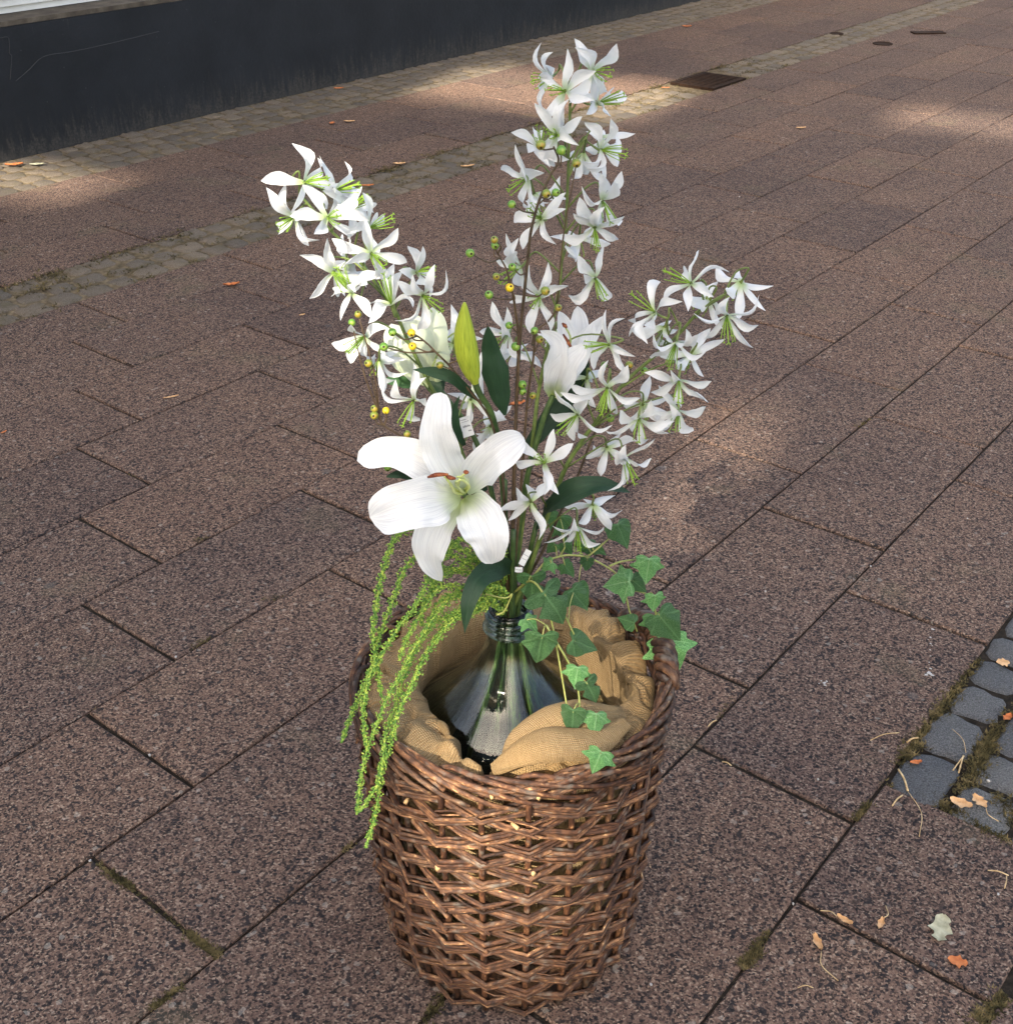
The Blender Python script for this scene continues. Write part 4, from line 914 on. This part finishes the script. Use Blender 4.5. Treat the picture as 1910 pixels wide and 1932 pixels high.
branch('thin brown berry branch directly left of the trumpet lily', [c3(800, 880), c3(720, 980), c3(610, 1080), c3(590, 1300), c3(545, 1600), c3(520, 1880), (980, 950), (966, 1110)], [1.37, 1.37, 1.38],
       [(c3(812, 855), O_), (c3(645, 1140), O_), (c3(585, 1645), O_), (c2(975, 1160), O_), (c3(600, 1060), 'bgreen')], [.0010, .0018, .0022])
branch('brown berry branch hanging with berries over the pale green furled lily', [c5(700, 640), c5(790, 655), c5(880, 720), c5(950, 790), c5(1100, 940), c5(1230, 1110), c5(1330, 1230), c5(1420, 1400), (948, 900), (955, 1080)], [1.33, 1.33, 1.35, 1.38],
       [(c5(600, 630), G), (c5(755, 635), Y_), (c5(765, 745), Y_), (c5(990, 900), O_), (c5(1195, 765), G), (c5(530, 750), G)], [.0010, .0016, .0022])
branch('small brown berry branch jutting out low on the left above the open lily', [c5(495, 1300), c5(520, 1380), c5(640, 1460), c5(750, 1520), (840, 870), (905, 1000), (950, 1110)], [1.36, 1.365, 1.38],
       [(c5(455, 1255), O_), (c5(452, 1310), O_), (c5(548, 1270), Y_), (c5(722, 1462), O_), (c5(562, 1735), G), (c5(405, 885), O_), (c5(270, 550), G), (c5(320, 485), O_)], [.0011, .0018, .0022])
branch('dark thin berry branch running behind the right flower spray', [c3(1450, 1400), c3(1400, 1520), c3(1280, 1750), c6(930, 300), c6(800, 640), c6(640, 980), c6(480, 1330), (975, 1130)], [1.40, 1.40, 1.39],
       [(c3(1450, 1370), O_), (c3(1585, 1420), G), (c3(1280, 1850), G), (c3(1225, 1370), G)], [.0010, .0018, .0024])
# ------------------------------------------------------------------ ivy
def ivy_mesh(seed, mat, deep=1.):
    r = random.Random(seed); out = [(0, 0), (-.14, .26), (-.06, .50), (.16, .50), (.30, .60*deep+.04), (.45, .42), (.58, .32), (.80, .16), (1.0, 0)]
    L = [Vector((x+r.uniform(-.02, .02), y*r.uniform(.92, 1.06), 0)) for x, y in out]; L[0] = Vector((0, .0, 0)); L[-1] = Vector((1, 0, 0))
    up = smoothpath(L, 3); bnd = up+[Vector((p.x, -p.y, 0)) for p in up[-2:0:-1]]
    veins = [(1, 0), (.30, .56), (.30, -.56), (-.04, .44), (-.04, -.44)]
    def vd(x, y):
        d = 9
        for a, b in veins:
            t = max(0, min(1, (x*a+y*b)/(a*a+b*b))); d = min(d, math.hypot(x-a*t, y-b*t))
        return d
    mb = MB(); c0 = (.12, 0); rings = 6; nb = len(bnd); vs = [(c0[0], c0[1], 0)]; uv = [(0, 0)]
    for q in range(1, rings+1):
        f = q/rings
        for p in bnd:
            x = c0[0]+(p.x-c0[0])*f; y = p.y*f; d = vd(x, y); rr = math.hypot(x, y)
            z = .45*min(d, .3)-.42*rr*rr+.05*math.sin(x*7+seed)-.10*y*y+.03*math.sin(y*9+seed*2)
            vs.append((x, y, z)); uv.append((rr, d))
    fs = [(0, 1+i, 1+(i+1) % nb) for i in range(nb)]
    fs += [(1+(q-1)*nb+i, 1+q*nb+i, 1+q*nb+(i+1) % nb, 1+(q-1)*nb+(i+1) % nb) for q in range(1, rings) for i in range(nb)]
    mb.add(vs, fs, uv); return mb.mesh('leaf', mat)
IV = [ivy_mesh(k, M['ivy'], .85) for k in range(3)]+[ivy_mesh(k+5, M['ivyl'], 1.15) for k in range(3)]+[ivy_mesh(k+9, M['ivy'], .25) for k in range(2)]
def vine(label, cr, stems, Ys, leaves, kk):
    root = thing('ivy_trail', label, 'ivy', NECK); allp = []
    for i, (pts, ys) in enumerate(stems):
        P = smoothpath([at(*cr(*p), lerpl(ys, j/(len(pts)-1))) for j, p in enumerate(pts)], 6); allp += P
        mb = MB(); tube(mb, P, [.0017, .0011], 5); mb.build('stem', M['ivystem'], root)
    for (cx, cy), (tx, ty), size, kind, Yd in leaves:
        # centre, tip, size in view units
        o2 = cr(cx, cy); t2 = cr(tx, ty); near = min(allp, key=lambda p: (onpic(p)[0]-o2[0])**2+(onpic(p)[1]-o2[1])**2)
        Y = near.y-.012+Yd; L = size*kk*1.70/FOC*.93*rf.uniform(.88, 1.1)
        ct = at(*o2, Y); v = RGT*(t2[0]-o2[0])-UPV*(t2[1]-o2[1]); v = v.normalized() if v.length > 0 else -UPV
        v = (v+FWD*rf.uniform(-.35, .25)).normalized(); nrm = (-FWD+UPV*.35+RGT*rf.uniform(-.35, .35)).normalized()
        o = ct-v*L*.38; me = IV[rf.choice(kind)]
        link(bpy.data.objects.new('leaf', me), root, frame(o, v, nrm) @ Matrix.Diagonal((L, L*rf.uniform(.95, 1.1), L, 1)))
        bs = min(allp, key=lambda p: (p-o).length); mb = MB(); tube(mb, smoothpath([bs, bs.lerp(o, .5)+Vector((0, 0, .004)), o+v*.12*L], 4), .0008, 4); mb.build('leaf_stalk', M['ivystem'], root)
D_, L2, R3 = (0, 1, 2, 6), (3, 4, 5), (6, 7)
vine('ivy trail with broad dark leaves hanging down over the bottle and front cloth', c8,
     [([(380, 150), (520, 60), (640, 210), (690, 420), (710, 520), (740, 680), (770, 850), (795, 1000), (810, 1090)], [1.37, 1.30, 1.29, 1.28, 1.27, 1.26]), ([(640, 420), (880, 850), (930, 1250), (1050, 1430), (1070, 1500)], [1.28, 1.27, 1.22, 1.165]), ([(640, 220), (780, 330), (900, 560)], [1.29, 1.30, 1.31])],
     None, [((530, 110), (540, 260), 270, D_, .03), ((690, 250), (830, 430), 360, R3, .0), ((600, 600), (585, 800), 270, D_, -.01), ((935, 570), (1100, 615), 270, D_, .0), ((510, 400), (560, 440), 140, L2, .01),
            ((890, 830), (880, 930), 190, L2, .0), ((1005, 950), (1060, 1050), 200, D_, .0), ((850, 1190), (830, 1320), 215, D_, .0), ((1045, 1215), (1040, 1330), 190, L2, .0), ((1065, 1520), (1010, 1640), 185, L2, .0), ((900, 190), (990, 275), 190, D_, .06)], .2309)
vine('ivy trail arching out to the right and hanging outside the basket rim', c6,
     [([(390, 1560), (500, 1430), (590, 1385), (720, 1360), (880, 1380), (1030, 1450), (1150, 1540), (1220, 1690), (1260, 1860), (1330, 2050)], [1.37, 1.40, 1.42, 1.42, 1.42]), ([(1080, 1460), (1180, 1420), (1310, 1400)], [1.42, 1.43]),
      ([(1215, 1680), (1370, 1690), (1460, 1760), (1500, 1900), (1530, 2100), (1620, 2300)], [1.42, 1.43, 1.42, 1.42]), ([(880, 1380), (1000, 1280), (1080, 1210)], [1.42, 1.43]), ([(640, 1370), (680, 1290)], [1.42, 1.42])],
     None, [((530, 1450), (450, 1500), 150, L2, .0), ((710, 1480), (790, 1560), 165, D_, .0), ((880, 1440), (875, 1510), 120, D_, .0), ((1190, 1160), (1340, 1420), 270, D_, .0), ((1430, 1480), (1420, 1700), 255, L2, -.01), ((1170, 1610), (1010, 1625), 250, L2, -.01),
            ((1330, 1620), (1420, 1690), 190, D_, .01), ((620, 1080), (560, 1250), 250, D_, .04), ((650, 1130), (700, 1230), 200, D_, .05), ((1490, 1780), (1500, 1900), 190, L2, .0), ((700, 1290), (740, 1340), 130, D_, .02), ((960, 1300), (1040, 1330), 170, D_, .02), ((840, 1280), (860, 1330), 130, D_, .03),
            ((1250, 1950), (1180, 1920), 190, D_, .0), ((1600, 1990), (1700, 2110), 330, D_, .0), ((1640, 2230), (1690, 2400), 350, L2, .0), ((1500, 1980), (1520, 2090), 260, L2, .01), ((560, 1290), (520, 1330), 140, D_, .02), ((830, 1720), (900, 1820), 230, D_, -.02)], .2099)
# ------------------------------------------------------------------ amaranth strands
ama = thing('amaranth_spray', 'trailing lime green amaranth strands hanging over the left rim of the basket', 'hanging foliage', NECK)
ico = [(0, 0, 1), (.9, 0, 0), (0, .9, 0), (-.9, 0, 0), (0, -.9, 0), (0, 0, -1)]; icf = [(0, 1, 2), (0, 2, 3), (0, 3, 4), (0, 4, 1), (5, 2, 1), (5, 3, 2), (5, 4, 3), (5, 1, 4)]
def strand(pts, Ys, r=.0082, taper=.62):
    P = smoothpath([at(*p, lerpl(Ys, i/(len(pts)-1))) for i, p in enumerate(pts)], 8); mb = MB(); tube(mb, P, .0014, 5)
    acc = 0; ph = rf.uniform(0, 6); tot = sum((P[i+1]-P[i]).length for i in range(len(P)-1))
    for i in range(len(P)-1):
        a, b = P[i], P[i+1]; n = int((b-a).length/.00030); T = (b-a).normalized(); N = T.orthogonal().normalized(); B = T.cross(N)
        for j in range(n):
            t = rf.random(); acc_t = (acc+(b-a).length*t)/tot; clump = .78+.30*math.sin(acc_t*tot*330+ph)+.12*math.sin(acc_t*tot*800)
            env = min(1, .4+acc_t*6)*(1-(1-taper)*acc_t)*(1 if acc_t < .97 else .6)
            an = rf.uniform(0, 2*PI); q = r*clump*env*(rf.random()**.4); s_ = rf.uniform(.0010, .0021)
            c = a.lerp(b, t)+(N*math.cos(an)+B*math.sin(an))*q
            mb.add([c+Vector(v)*s_ for v in ico], icf)
        acc += (b-a).length
    mb.build('strand', M['bead'], ama)
nk = (950, 1120)
strand([nk, (900, 1060), (840, 1020), (790, 1000), c9(400, 20), c9(340, 110), c9(290, 290), c9(262, 450), c9(245, 620), c9(265, 780), c9(295, 980)], [1.38, 1.34, 1.30, 1.27, 1.24])
strand([nk, (890, 1070), (830, 1040), c9(490, 155), c9(420, 240), c9(370, 380), c9(320, 520), c9(270, 660), c9(240, 800), c9(170, 960), c9(100, 1130), c9(55, 1250)], [1.38, 1.33, 1.29, 1.25, 1.22])
strand([nk, (880, 1080), c9(600, 230), c9(550, 330), c9(500, 430), c9(400, 560), c9(310, 700), c9(235, 830), c9(200, 950), c9(185, 1100), c9(205, 1270)], [1.38, 1.32, 1.27, 1.23, 1.20])
strand([nk, (880, 1110), c9(640, 330), c9(530, 480), c9(465, 590), c9(425, 680), c9(398, 765)], [1.38, 1.32, 1.28, 1.26])
strand([nk, (900, 1130), c9(720, 390), c9(640, 460), c9(550, 590), c9(470, 720), c9(400, 860), c9(330, 980), c9(270, 1130), c9(210, 1290), c9(175, 1450), c9(150, 1670)], [1.38, 1.31, 1.26, 1.21, 1.17])
strand([nk, (910, 1150), c9(750, 500), c9(620, 640), c9(540, 760), c9(470, 920), c9(390, 1080), c9(345, 1270), c9(300, 1380), c9(270, 1500), c9(210, 1590), c9(160, 1660)], [1.37, 1.30, 1.25, 1.20, 1.165], .0082)
strand([nk, (900, 1140), c9(640, 520), c9(520, 660), c9(430, 850), c9(375, 1040), c9(320, 1180), c9(305, 1330), c9(275, 1560), c9(240, 1740), c9(200, 1870)], [1.37, 1.30, 1.25, 1.20, 1.16], .0082)
strand([nk, (885, 1020), c9(800, 30), c9(730, 70), c9(670, 140), c9(630, 220), c9(590, 330)], [1.38, 1.35, 1.32])
strand([nk, (900, 1060), c9(820, 160), c9(760, 210), c9(670, 260), c9(600, 340), c9(540, 440), c9(530, 560)], [1.38, 1.34, 1.30])
strand([(955, 1140), c7(1230, 430), c7(1130, 400), c7(1000, 470), c7(880, 480), c7(780, 560), c7(720, 700)], [1.37, 1.34, 1.31], .0078)
strand([(955, 1145), c7(1280, 480), c7(1150, 540), c7(1060, 570), c7(950, 610), c7(850, 700), c7(740, 870)], [1.37, 1.34, 1.30], .0082)
strand([(950, 1100), c7(1300, 250), c7(1285, 160), c7(1290, 90)], [1.38, 1.37, 1.37])
strand([(955, 1150), c7(1250, 590), c7(1180, 440), c7(1260, 420), c7(1320, 470)], [1.36, 1.33, 1.34], .0060)
mb = MB(); tube(mb, smoothpath([at(*c7(*p), 1.33) for p in [(1150, 470), (1300, 500), (1350, 470), (1330, 520), (1290, 600), (1230, 630)]], 6), .0012, 5); mb.build('tendril', M['ivystem'], ama)
# ------------------------------------------------------------------ paper tags
def paper_tag(cx, cy, w_, h_, ang, Y, label, lines):
    o = at(cx, cy, Y); k = onpic(o)[2]/FOC; a = math.radians(ang); X = (RGT*math.cos(a)-UPV*math.sin(a)); U = (RGT*math.sin(a)+UPV*math.cos(a))
    root = thing('price_tag', label, 'tag', o)
    def quad(mb, x0, x1, y0, y1, d, th):
        vs = [o+X*x*k+U*y*k-FWD*dd for dd in (d, d+th) for x, y in ((x0, y0), (x1, y0), (x1, y1), (x0, y1))]
        mb.add(vs, [(3, 2, 1, 0), (4, 5, 6, 7), (0, 1, 5, 4), (1, 2, 6, 5), (2, 3, 7, 6), (3, 0, 4, 7)])
    mb = MB(); quad(mb, -w_/2, w_/2, -h_/2, h_/2, 0, .0004); mb.build('paper', M['paper'], root, False)
    for (x0, x1, y, hh) in lines:
        mb = MB(); x = x0
        while x < x1:
            l = rf.uniform(.8, 2.0); quad(mb, x, min(x1, x+l), y, y+hh*rf.uniform(.6, 1), .00045, .0001); x += l+rf.uniform(.3, .8)
        mb.build('print', M['ink'], root, False)
paper_tag(879, 805, 22, 38, -17, 1.39, 'small white printed price tag hanging behind the upper petal of the open lily', [(-8, 4, 13, 1.6), (-8, 8, 9, 1.3), (-6, 8, -1, 4), (2, 8, -10, 3)])
paper_tag(990, 1052, 12, 32, 28, 1.36, 'narrow white paper label wrapped round the stems above the bottle neck', [(-5, 5, -4, 1.6), (-5, 5, 4, 1.6)])
paper_tag(978, 1075, 14, 10, 4, 1.345, 'curled white paper strip at the foot of the stem bundle', [(-6, 6, -1, 2)])
# ================================================================== LITTER
rl = random.Random(9)
def dead_leaf(x, y, L, mat, lab, ang=None, curl=.25, wd=.45, stalk=0, jag=.22, cat='leaf'):
    p = gnd(x, y); a = rl.uniform(0, 6.28) if ang is None else math.radians(ang); mb = MB(); vs = []; n = 10; K = 4
    D = Vector((math.cos(a), math.sin(a), 0)); E_ = Vector((-D.y, D.x, 0)); s0 = rl.uniform(0, 6)
    for i in range(n+1):
        t = i/n; w_ = L*wd*math.sin(PI*(t*.92+.04))**.8*(1+jag*math.sin(t*17+s0))
        for k in range(K+1):
            s_ = 2*k/K-1; vs.append(p+D*L*(t-.5)+E_*w_*s_*.5*(1+jag*.6*math.sin(t*23+k*3))+Vector((0, 0, .004+curl*L*(.55*s_*s_*.6+.5*(t-.5)**2*2)+rl.uniform(0, .02)*L)))
    mb.add(vs, [(i*(K+1)+k, (i+1)*(K+1)+k, (i+1)*(K+1)+k+1, i*(K+1)+k+1) for i in range(n) for k in range(K)])
    o = thing('dead_leaf', lab, cat, p); mb.build('blade', M[mat], o)
    if stalk:
        mb = MB(); e = p-D*L*.5; P = [e+Vector((0, 0, .006)), e-D*stalk*.4+E_*stalk*.15+Vector((0, 0, .004)), e-D*stalk*.9-E_*stalk*.1+Vector((0, 0, .002))]
        tube(mb, smoothpath(P, 4), .0009, 4); mb.build('stalk', M['straw'], o)
dead_leaf(437, 540, .060, 'dryo', 'curled orange red leaf on the slabs between the gutter and the left flower spray', 20, .3, .4)
dead_leaf(323, 752, .048, 'dryt', 'thin pale tan leaf sliver lying on the slabs left of the open lily', 25, .15, .2)
dead_leaf(8, 818, .020, 'dryo', 'small red leaf scrap at the left edge of the photograph', 60)
dead_leaf(27, 313, .085, 'dryo', 'orange leaf on the cobbles at the foot of the black plinth, far left', 15, .2, .5)
dead_leaf(70, 312, .07, 'dryg', 'dull green leaf beside the orange leaf at the foot of the plinth', 10, .15, .5)
dead_leaf(*c1(1080, 915), .060, 'dryt', 'tan leaf on the upper edge of the gutter right of the left flower spray', 5, .2, .45)
dead_leaf(*c1(1590, 935), .07, 'dryt', 'longer tan leaf lying in the gutter nearer the central spray', 20, .2, .3)
dead_leaf(*c1(840, 1080), .06, 'dryo', 'orange leaf in the gutter just above the left flower spray', 8, .2, .4)
dead_leaf(*c1(625, 350), .06, 'dryo', 'orange leaf on the cobble strip beside the plinth', 10, .2, .6)
dead_leaf(*c1(575, 610), .045, 'dryo', 'small rust leaf on the slabs beyond the gutter', 80, .2, .6)
dead_leaf(*c1(705, 597), .06, 'dryt', 'small brown leaf right of the rust leaf beyond the gutter', 0, .2, .4)
dead_leaf(*cT(380, 498), .05, 'dryo', 'orange scrap on the cobble strip in the left half of the plinth', 0, .2, .5)
dead_leaf(*cU(1110, 486), .055, 'dryt', 'brown leaf on the open slabs right of the central spray, below the drain grate', 10, .2, .4)
dead_leaf(976, 765, .050, 'dryo', 'orange leaf on the slabs seen between the bouquet stems', 25, .3, .45)
dead_leaf(570, 596, .022, 'dryt', 'tiny pale leaf scrap on the slabs below the left spray tip', 30, .2, .5)
dead_leaf(*cU(600, 333), .05, 'dryo', 'orange and white scrap at the near corner of the drain grate', 0, .1, .4)
dead_leaf(*cU(680, 102), .07, 'dryo', 'orange leaf beyond the cobble strip at top centre', 0, .2, .5)
dead_leaf(*cR(1560, 1310), .058, 'dryg', 'grey green lobed dead leaf on the slabs at lower right', 65, .12, .55, 0, .35)
dead_leaf(*cR(1640, 1470), .030, 'dryo', 'bright orange leaf scrap below the grey green leaf at lower right', -20, .15, .7, 0, .3)
dead_leaf(*cR(965, 1385), .032, 'dryt', 'curled tan leaf with a long bent stalk right of the basket foot', 100, .5, .4, .06)
dead_leaf(*cR(1095, 1275), .028, 'dryt', 'small brown curled leaf between the stalked leaf and the grey green leaf', -40, .5, .4, .03)
dead_leaf(*cR(1270, 1290), .026, 'dryt', 'narrow brown leaf with an upright stalk left of the grey green leaf', 240, .4, .4, .035)
dead_leaf(*cR(1655, 710), .040, 'dryt', 'tan leaf on the mossy lower edge of the blue grey cobbles', -30, .3, .6)
dead_leaf(*cR(1745, 700), .036, 'dryt', 'second tan leaf with a stalk just right of the first on the cobbles', 110, .3, .6, .035)
dead_leaf(*cR(1860, 25), .028, 'dryt', 'flat square tan leaf piece on the uppermost blue grey cobble', 0, .05, .9)
dead_leaf(*cR(1880, 295), .028, 'dryo', 'orange leaf scrap on the cobbles at the right edge', 40, .4, .5)
dead_leaf(*cR(1440, 510), .024, 'dryo', 'rust leaf scrap in the joint left of the cobbles', 10, .3, .5)
def straw(x0, y0, x1, y1, r, lab, bend=.03):
    a, b = gnd(x0, y0), gnd(x1, y1); mb = MB(); d = b-a; e = Vector((-d.y, d.x, 0))*bend
    tube(mb, smoothpath([a+Vector((0, 0, .006)), (a+b)/2+e+Vector((0, 0, .009)), b+Vector((0, 0, .006))], 4), r, 5)
    tag(mb.build('straw', M['straw'], base=True), lab, 'straw')
straw(*cR(1325, 722), *cR(1375, 670), .0016, 'short pale straw below the lowest blue grey cobble')
straw(*cR(1355, 545), *cR(1400, 650), .0022, 'dry grass ear lying on the lowest cobble')
straw(*cR(1400, 650), *cR(1455, 870), .0008, 'long thin grass stalk trailing down from the grass ear', .12)
straw(*cR(1618, 550), *cR(1672, 480), .0014, 'straw crossed with another on the second cobble, leaning right', 0)
straw(*cR(1645, 562), *cR(1668, 478), .0016, 'straw crossed with another on the second cobble, more upright', 0)
straw(*cR(1395, 415), *cR(1450, 392), .0018, 'straw piece on the moss at the slab edge')
straw(*cR(440, 338), *cR(480, 308), .0014, 'straw piece on the joint right of the basket rim')
straw(*cR(1220, 405), *cR(1360, 368), .0010, 'thin dark twig on the slab left of the cobbles', .05)
straw(*cR(1785, 1033), *cR(1885, 1058), .0012, 'thin twig on the slab near the right edge', .03)
straw(*cR(1875, 1060), *cR(1865, 1120), .0010, 'shorter twig below the thin twig near the right edge', .03)
straw(*cR(508, 508), *cR(552, 528), .0012, 'pale straw on the joint end right of the basket', .0)
straw(*cR(870, 1600), *cR(945, 1600), .0008, 'thin straw below the bent leaf stalk at the bottom', .1)
straw(*cR(1615, 350), *cR(1680, 465), .0007, 'fine dry stem lying across the middle cobble', .1)
def pebble(x, y, r, lab):
    r *= .72; p = gnd(x, y); mb = MB(); s0 = rl.uniform(0, 6); lathe(mb, [(r*.6, -.002), (r, .002), (r*.85, r*.75), (r*.4, r*1.05), (.0001, r*1.1)], p.x, p.y, 8, lambda a, z: 1+.2*math.sin(2*a+s0)+.1*math.sin(5*a))
    tag(mb.build('pebble', M['chalk'], base=True), lab, 'pebble')
for x, y, r, lab in [(*cR(850, 1183), .0026, 'white pebble in the joint above the stalked tan leaf'), (*cR(1838, 1138), .0035, 'white pebble near the right edge beside the twigs'), (*cR(970, 583), .0026, 'white pebble on the slab beside the long diagonal joint'),
                     (*cR(165, 1573), .0032, 'white pebble right of the basket foot at the bottom'), (*cL(790, 88), .0036, 'white pebble at the joint corner left of the basket'), (*cL(672, 530), .0036, 'white chip in the joint left of the basket'),
                     (*cL(405, 1005), .0034, 'white pebble at the mossy joint corner lower left'), (*cV(1224, 1297), .0034, 'white pebble in the long joint right of the bouquet'), (*cV(1690, 1067), .003, 'lone white pebble on the slab at right'),
                     (*cV(1075, 925), .003, 'white pebble on the slab right of the light patch'), (*cR(1790, 590), .0045, 'chalky white stone on the blue grey cobble at the right edge'), (*cV(717, 1418), .003, 'white pebble right of the ivy'), (*cU(878, 742), .004, 'tiny white pebble on a slab right of the centre spray')]:
    pebble(x, y, r, lab)
def dropping(lab, blobs):
    o = thing('bird_dropping', lab, 'bird dropping', gnd(*blobs[0][:2])); mb = MB()
    for x, y, r in blobs:
        p = gnd(x, y); s0 = rl.uniform(0, 6); n = 14
        vs = [(p.x, p.y, .0016)]+[(p.x+r*math.cos(2*PI*k/n)*(1+.35*math.sin(3*2*PI*k/n+s0)+.2*rl.uniform(-1, 1)), p.y+r*math.sin(2*PI*k/n)*(1+.35*math.sin(2*2*PI*k/n+s0)), .0006) for k in range(n)]
        mb.add(vs, [(0, 1+k, 1+(k+1) % n) for k in range(n)])
    mb.build('splash', M['chalk'], o)
V = lambda x, y: cV(x, y)
dropping('streaked white bird dropping on the slab left of the blue grey cobbles', [(*V(1507, 1812), .005), (*V(1490, 1820), .004), (*V(1520, 1822), .0035), (*V(1512, 1790), .0025), (*V(1505, 1760), .0018), (*V(1512, 1730), .0016), (*V(1510, 1700), .0016), (*V(1513, 1670), .0022), (*V(1512, 1640), .0022), (*V(1522, 1600), .0035), (*V(1500, 1650), .0012), (*V(1520, 1680), .0012)])
dropping('faint white bird dropping right of the ivy on the slab', [(*cR(1000, 118), .0035), (*cR(985, 108), .002), (*cR(1012, 110), .0022), (*cR(1003, 128), .0028), (*cR(975, 120), .0014)])
# ------------------------------------------------------------------ moss in the joints
def moss_obj(name, spots, lab):
    mb = MB(); cnt = 0
    for p, spread, n, h in spots:
        for _ in range(n):
            q = p+Vector((rl.gauss(0, spread), rl.gauss(0, spread), 0)); hh = h*rl.uniform(.4, 1.2)
            for _k in range(3):
                a = rl.uniform(0, 2*PI); l = hh*rl.uniform(.6, 1.3); d = Vector((math.cos(a), math.sin(a), 0)); e = Vector((-d.y, d.x, 0))*hh*.22
                b = q+Vector((0, 0, -.002)); mb.add([b-e, b+e, b+d*l+Vector((0, 0, hh*rl.uniform(.3, 1.)))], [(0, 1, 2)])
    o = mb.build(name, M['moss'], smooth=False); tag(o, lab, None, None, 'stuff'); return o
def seg(cr, a, b, n, sp, cn, h):
    out = []
    for i in range(n):
        t = i/max(1, n-1); p = gnd(*cr(a[0]+(b[0]-a[0])*t, a[1]+(b[1]-a[1])*t)); out.append((p, sp, cn, h))
    return out
sp = []
sp += seg(cL, (480, 1060), (590, 1125), 8, .0045, 45, .006)+seg(cL, (445, 1020), (460, 1040), 2, .003, 20, .005)+seg(cL, (600, 1140), (850, 1330), 12, .003, 8, .004)
sp += seg(cL, (850, 1340), (975, 1425), 9, .005, 45, .006)+seg(cL, (690, 1655), (805, 1575), 7, .004, 30, .006)+seg(cL, (1545, 950), (1575, 935), 2, .004, 20, .005)
sp += seg(cM, (860, 1570), (930, 1535), 5, .004, 20, .006)+seg(cM, (570, 800), (615, 820), 3, .005, 12, .005)+seg(cM, (1190, 1360), (1250, 1345), 4, .005, 16, .005)+seg(cM, (885, 1090), (925, 1075), 3, .004, 14, .005)+seg(cM, (430, 370+1490), (490, 1900), 4, .004, 12, .005)
sp += seg(cR, (1160, 765), (1215, 705), 5, .005, 40, .006)+seg(cR, (620, 1470), (680, 1400), 5, .006, 45, .007)+seg(cR, (690, 1370), (720, 1330), 3, .004, 25, .005)+seg(cR, (500, 270), (550, 190), 4, .004, 10, .004)
sp += seg(cV, (1165, 620), (1215, 590), 3, .006, 25, .006)
sp += seg(cR, (1750, 1740), (1850, 1640), 5, .008, 40, .008)+seg(crop(850, 1780, .39267), (400, 1560), (480, 1440), 5, .006, 25, .006)
moss_obj('moss', sp, 'small tufts of olive moss in the slab joints')
sp = []
sp += seg(cR, (1380, 480), (1640, 150), 12, .009, 45, .008)+seg(cR, (1640, 150), (1740, 10), 6, .006, 25, .007)
sp += seg(cR, (1690, 600), (1850, 330), 9, .010, 50, .007)+seg(cR, (1740, 500), (1800, 380), 5, .010, 40, .008)+seg(cR, (1500, 660), (1900, 900), 11, .008, 30, .007)+seg(cR, (1850, 690), (1900, 730), 3, .012, 50, .008)
for _ in range(70):
    p = g2w(UC6+rl.uniform(0, .62), 6+rl.choice((.02, .34, .66, .98))+rl.uniform(-.02, .02)); sp.append((p, .006, 12, .006))
moss_obj('moss', sp, 'thick olive moss between the blue grey cobbles')
sp = []
for _ in range(330):
    u = rl.uniform(.2, 9.5); v = rl.choice((-4.90, -4.88, -4.85, -4.58, -4.24, -3.93)); sp.append((g2w(u, v+rl.gauss(0, .03)), .022, 14, .011))
moss_obj('moss', sp, 'dry yellowish moss along the cobble gutter')
